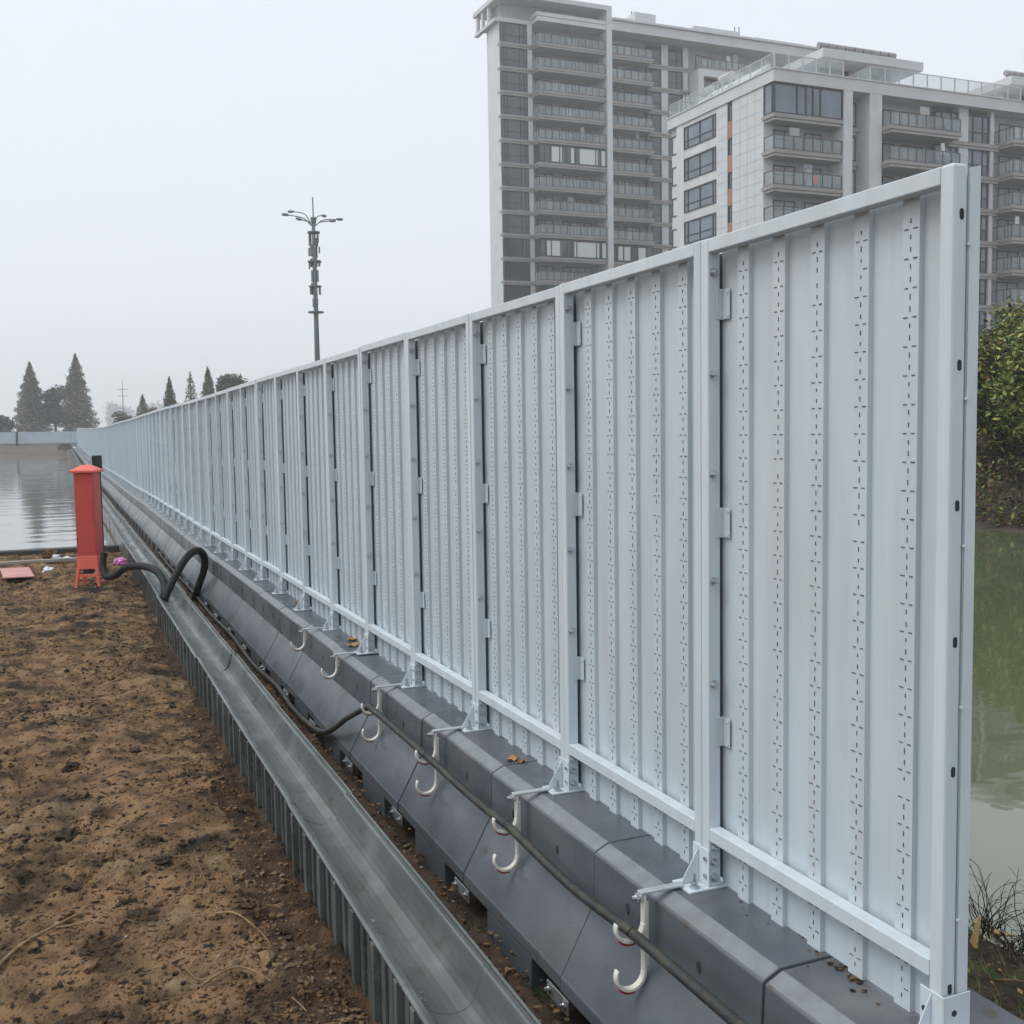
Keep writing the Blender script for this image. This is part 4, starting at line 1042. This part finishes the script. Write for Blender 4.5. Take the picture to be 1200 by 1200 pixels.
# roof: glass balustrades, penthouses under flat roofs, water tanks
o = railing(RB, .1, 6.9, 28.95, .05, None, 1.15, 'glass_roof', 1.5, 'railpale', 'roof_railing')
o = railing(RB, 9.7, 26.5, 28.95, .05, [(9.7, 3)], 1.15, 'glass_roof', 1.5, 'railpale', 'roof_railing')
f = RB.mb(); g = RB.mb()
for i in range(11):
    a = .1 + 14.8 * i / 10; f.box(.02, a - .03, 28.95, .08, a + .03, 30.1)
f.box(.01, .1, 30.1, .09, 14.9, 30.16); g.box(.04, .12, 29.05, .06, 14.8, 30.08)
o = f.build('roof_railing', M['railpale'], RB.root); g.build('balustrade_glass', M['glass_roof'], o)
f = RB.mb()
f.box(.05, 12.4, 28.95, .12, 12.47, 30.6); f.box(.05, 14.9, 28.95, .12, 14.97, 30.6); f.box(2.5, 14.9, 28.95, 2.57, 14.97, 30.6); f.box(.05, 12.4, 30.6, .12, 14.97, 30.67); f.box(.12, 14.9, 30.6, 2.57, 14.97, 30.67)
f.build('roof_pergola', M['metal'], RB.root)
for u0, u1, zt in ((6.4, 17.2, 31.9), (27.5, 38.0, 31.9)):
    f = RB.mb(); f.box(u0 + 1.2, 4.2, 28.95, u1 - 1.6, 12.5, zt - .75); f.build('penthouse_wall', M['greywall'], RB.root)
    f = RB.mb(); f.box(u0, 1.9, zt - .75, u1, 13.5, zt); f.build('penthouse_roof', M['beige'], RB.root, bevel=.03)
    window(RB, 'penthouse_window', 'B', u0 + 1.6, u0 + 4.6, 29.05, zt - .85, 4.16, (.25, .5, .75), None, 'glass', .02)
    window(RB, 'penthouse_window', 'B', u0 + 5.6, u0 + 8.0, 29.05, zt - .85, 4.16, (.5,), None, 'glass_dim', .02)
    f = RB.mb()
    for k in range(9 if u0 < 10 else 3):
        u = u0 + .9 + k * .92; f.box(u - .3, 3.0, zt, u - .22, 3.08, zt + .45); f.box(u + .22, 3.0, zt, u + .3, 3.08, zt + .45)
    f.build('tank_stand', M['metal'], RB.root)
    for k in range(9 if u0 < 10 else 3):
        u = u0 + .9 + k * .92; f = RB.mb(); f.cyl((u - .40, 3.05, zt + .62), (u + .40, 3.05, zt + .62), .26, 10); f.build('water_tank', M['tank'], RB.root)
for a, z in ((12.0, 30.1), (9.0, 30.4)):
    f = RB.mb(); f.cyl((2.0, a - .9, z + .75), (2.0, a + .9, z + .75), .3, 12); f.box(1.95, a - .7, 28.95, 2.05, a - .6, z + .5); f.box(1.95, a + .6, 28.95, 2.05, a + .7, z + .5); f.build('water_tank', M['railpale'], RB.root)
f = RB.mb(); f.add([(1.0, 5.5, 28.95), (1.0, 13.5, 28.95), (4.0, 13.5, 31.2), (4.0, 5.5, 31.2), (1.0, 5.5, 29.4), (1.0, 13.5, 29.4), (4.0, 13.5, 31.5), (4.0, 5.5, 31.5)],
                   [(0, 1, 2, 3), (7, 6, 5, 4), (0, 4, 5, 1), (1, 5, 6, 2), (2, 6, 7, 3), (3, 7, 4, 0)]); f.build('stair_roof', M['beige'], RB.root)

# --- tall tower, left
TB = Bld('apartment_tower', (52.0, 123.64), (.9998, -.02), (-.04, .9992), -1.0, 'taller grey apartment tower behind, with long balcony rows and white fin')
TF = 2.9; NT = 15; TU = 47.0
f = TB.mb(); f.box(.9, .9, -1, 4.3, 4.6, 50.6); f.box(4.3, 1.2, -1, TU, 11, 51.0); f.build('core_wall', M['greywall'], TB.root)
f = TB.mb(); f.box(0, .35, -1, .9, 3.7, 50.6); f.box(.25, 4.05, -1, .9, 4.6, 50.6); f.build('end_wall', M['panel'], TB.root)
f = TB.mb()
for i in range(17): f.box(.3, 3.7, 50.3 - TF * i - 1.9, .9, 4.05, 50.3 - TF * i - .35, 0)
f.build('slot_window', M['glass_dim'], TB.root)
f = TB.mb(); f.box(.28, 3.7, -1, .9, 4.05, 1.7); f.build('slot_base', M['panel'], TB.root)
def tfl(fn, n=NT, skip=()):
    o = fn(); 
    for i in range(1, n):
        if i not in skip: dupz(o, -TF * i)
    return o
# bay windows at the corner
tfl(lambda: window(TB, 'bay_window', 'B', .05, 3.6, 48.15, 50.45, .12, (.12, .22, .72, .88), .38, 'glass_dim', .7, .09))
tfl(lambda: slab(TB, -.05, 4.3, -.12, .9, 48.1, 'floor_band'), NT + 1)
f = TB.mb(); f.box(3.62, .1, -1, 4.28, .9, 50.6); f.build('pillar', M['panel'], TB.root)
# left balcony stack
ENC = (5, 9)
tfl(lambda: slab(TB, 4.2, 13.68, -1.5, 1.2, 48.1), NT + 1)
o = railing(TB, 4.3, 13.6, 48.1, -1.42, [(4.3, .1)]); [dupz(o, -TF * i) for i in range(1, NT) if i not in ENC]
tfl(lambda: window(TB, 'balcony_door', 'B', 5.2, 7.4, 48.15, 50.3, 1.2, (.5,), None, 'glass_dim', -.02), NT, ENC)
tfl(lambda: window(TB, 'balcony_door', 'B', 8.7, 12.9, 48.15, 50.3, 1.2, (.25, .5, .75), None, 'glass_dim', -.02), NT, ENC)
for i in ENC:
    o = window(TB, 'glazed_loggia', 'B', 4.3, 13.6, 48.12 - TF * i, 50.30 - TF * i, -1.42, (.08, .16, .30, .40, .46, .54, .84, .92), None, 'glass_dim', .1, .10)
    f = TB.mb()
    for u0, u1 in (((6.0, 7.4), (8.5, 9.1), (9.9, 12.4), (12.9, 13.5)) if i == 5 else ((5.2, 7.2), (9.0, 12.5), (12.9, 13.5))): f = TB.mb(); f.box(u0, -1.41, 48.3 - TF * i, u1, -1.405, 50.15 - TF * i); f.build('curtain', M['curtain'], TB.root)
# white fin
f = TB.mb(); f.box(13.7, -1.75, -1, 14.40, 1.2, 53.0); f.build('fin', M['panel'], TB.root)
# right balcony stack
tfl(lambda: slab(TB, 14.42, 20.75, -1.2, 1.2, 47.95), NT + 1)
o = railing(TB, 14.5, 20.6, 47.95, -1.12, [(20.6, 1.1)]); [dupz(o, -TF * i) for i in range(1, NT) if i != 9]
tfl(lambda: window(TB, 'balcony_door', 'B', 14.8, 16.8, 48.0, 50.1, 1.2, (.5,), None, 'glass_dim', -.02), NT, (9,))
tfl(lambda: window(TB, 'balcony_door', 'B', 17.7, 20.0, 48.0, 50.1, 1.2, (.5,), None, 'glass_dim', -.02), NT, (9,))
window(TB, 'glazed_loggia', 'B', 14.5, 20.6, 47.97 - TF * 9, 50.1 - TF * 9, -1.12, (.14, .28, .45, .62, .82), None, 'glass_dim', .1, .10)
f = TB.mb()
for u0, u1 in ((15.4, 16.1), (16.3, 17.2), (18.3, 19.5)): f = TB.mb(); f.box(u0, -1.11, 48.2 - TF * 9, u1, -1.105, 49.95 - TF * 9); f.build('curtain', M['curtain'], TB.root)
fittings(TB, ((4.5, 13.4), (14.6, 20.4)), 48.1, TF, 5, -1.4, 1.2); fittings(TB, ((4.5, 13.4), (14.6, 20.4)), 48.1 - TF * 6, TF, 3, -1.4, 1.2); fittings(TB, ((28.2, 35.6),), 47.9, TF, 8, -.9, 1.2)
# plain windows and pillars
tfl(lambda: window(TB, 'window', 'B', 20.8, 22.9, 48.0, 50.3, .6, (.35,), .36, 'glass_dim', .3, .10))
tfl(lambda: window(TB, 'window', 'B', 23.95, 26.2, 48.0, 50.3, .6, (.6,), .36, 'glass_dim', .3, .10))
tfl(lambda: slab(TB, 20.78, 27.0, .2, 1.2, 47.9, 'floor_band'), NT + 1)
for u0, u1 in ((22.92, 23.92), (26.22, 27.0), (34.0, 34.8), (39, 39.8)):
    f = TB.mb(); f.box(u0, .45, -1, u1, 1.2, 50.6); f.build('pillar', M['panel'], TB.root)
f = TB.mb(); f.box(27.2, -1.6, -1, 28.0, 1.2, 47.4); f.box(28.0, -1.6, 46.5, 36, -1.0, 47.4); f.build('portal_frame', M['panel'], TB.root)
tfl(lambda: slab(TB, 28.02, 36, -1.0, 1.2, 47.9))
o = railing(TB, 28.1, 35.8, 47.9, -.92, [(35.8, 1.1)]); [dupz(o, -TF * i) for i in range(1, NT)]
tfl(lambda: window(TB, 'balcony_door', 'B', 28.6, 31.2, 48.0, 50.1, 1.2, (.5,), None, 'glass_dim', -.02))
tfl(lambda: window(TB, 'window', 'B', 40.0, 42.6, 48.0, 50.3, .9, (.5,), .36, 'glass_dim', .2, .10))
# roofs
f = TB.mb(); f.box(14.42, -1.7, 50.7, TU, 11, 51.9); f.box(14.42, -2.0, 51.91, TU, 11.3, 52.15); f.build('cornice', M['beige'], TB.root)
f = TB.mb(); f.box(-.1, .25, 50.62, 4.3, 4.6, 51.15); f.box(4.25, -1.6, 50.62, 13.69, 4.6, 51.15); f.box(4.25, -1.45, 51.3, 13.69, 4.6, 51.75); f.build('cornice', M['beige'], TB.root)
f = TB.mb(); f.box(.4, .8, 51.16, 13.6, 4.4, 53.0); f.build('attic_wall', M['greywall'], TB.root)
f = TB.mb(); f.box(-.75, -1.2, 53.0, 3.6, 6.6, 53.55); f.box(3.6, -1.75, 53.0, 14.40, 8.0, 53.55); f.build('roof_canopy', M['beige'], TB.root)
f = TB.mb()
for a in (2.2, 4.0, 5.6): f.box(-.55, a, 51.16, -.2, a + .5, 53.0)
f.box(-.6, .3, 50.62, -.1, 6.5, 51.0); f.build('canopy_post', M['beige'], TB.root)
for u0, u1, h in ((18.3, 21.3, 53.7), (27, 34, 53.1)):
    f = TB.mb(); f.box(u0, -.8, 52.16, u1, 4, h); f.build('roof_house', M['beige'], TB.root)
for u in (20.4, 20.9, 21.4, 36.5, 37.2):
    f = TB.mb(); f.cyl((u, 3.5, 52.16), (u, 3.5, 55.6), .06, 6); f.build('roof_antenna', M['metal'], TB.root)
f = TB.mb()
f.box(38, 1, 52.16, 38.1, 1.1, 53.4); f.box(46, 1, 52.16, 46.1, 1.1, 53.4); f.box(38, 1, 53.4, 46.1, 1.1, 53.5); f.build('roof_rail', M['railpale'], TB.root)

# ---------------------------------------------------------------- haze
hz = MB(); hz.box(-1510, -310, -6.0, 1510, 1510, 75)
h = hz.build('haze', []); tag(h, 'even grey haze over the whole place', 'haze', kind='stuff')
HM = bpy.data.materials.new('haze'); HM.use_nodes = True; n = HM.node_tree; n.nodes.clear()
o_ = n.nodes.new('ShaderNodeOutputMaterial'); pv = n.nodes.new('ShaderNodeVolumePrincipled')
pv.inputs['Color'].default_value = (.97, .98, 1, 1); pv.inputs['Density'].default_value = .00105; pv.inputs['Anisotropy'].default_value = 0.2
n.links.new(pv.outputs[0], o_.inputs['Volume']); h.data.materials.append(HM)
h.display_type = 'BOUNDS'
bpy.context.view_layer.update()
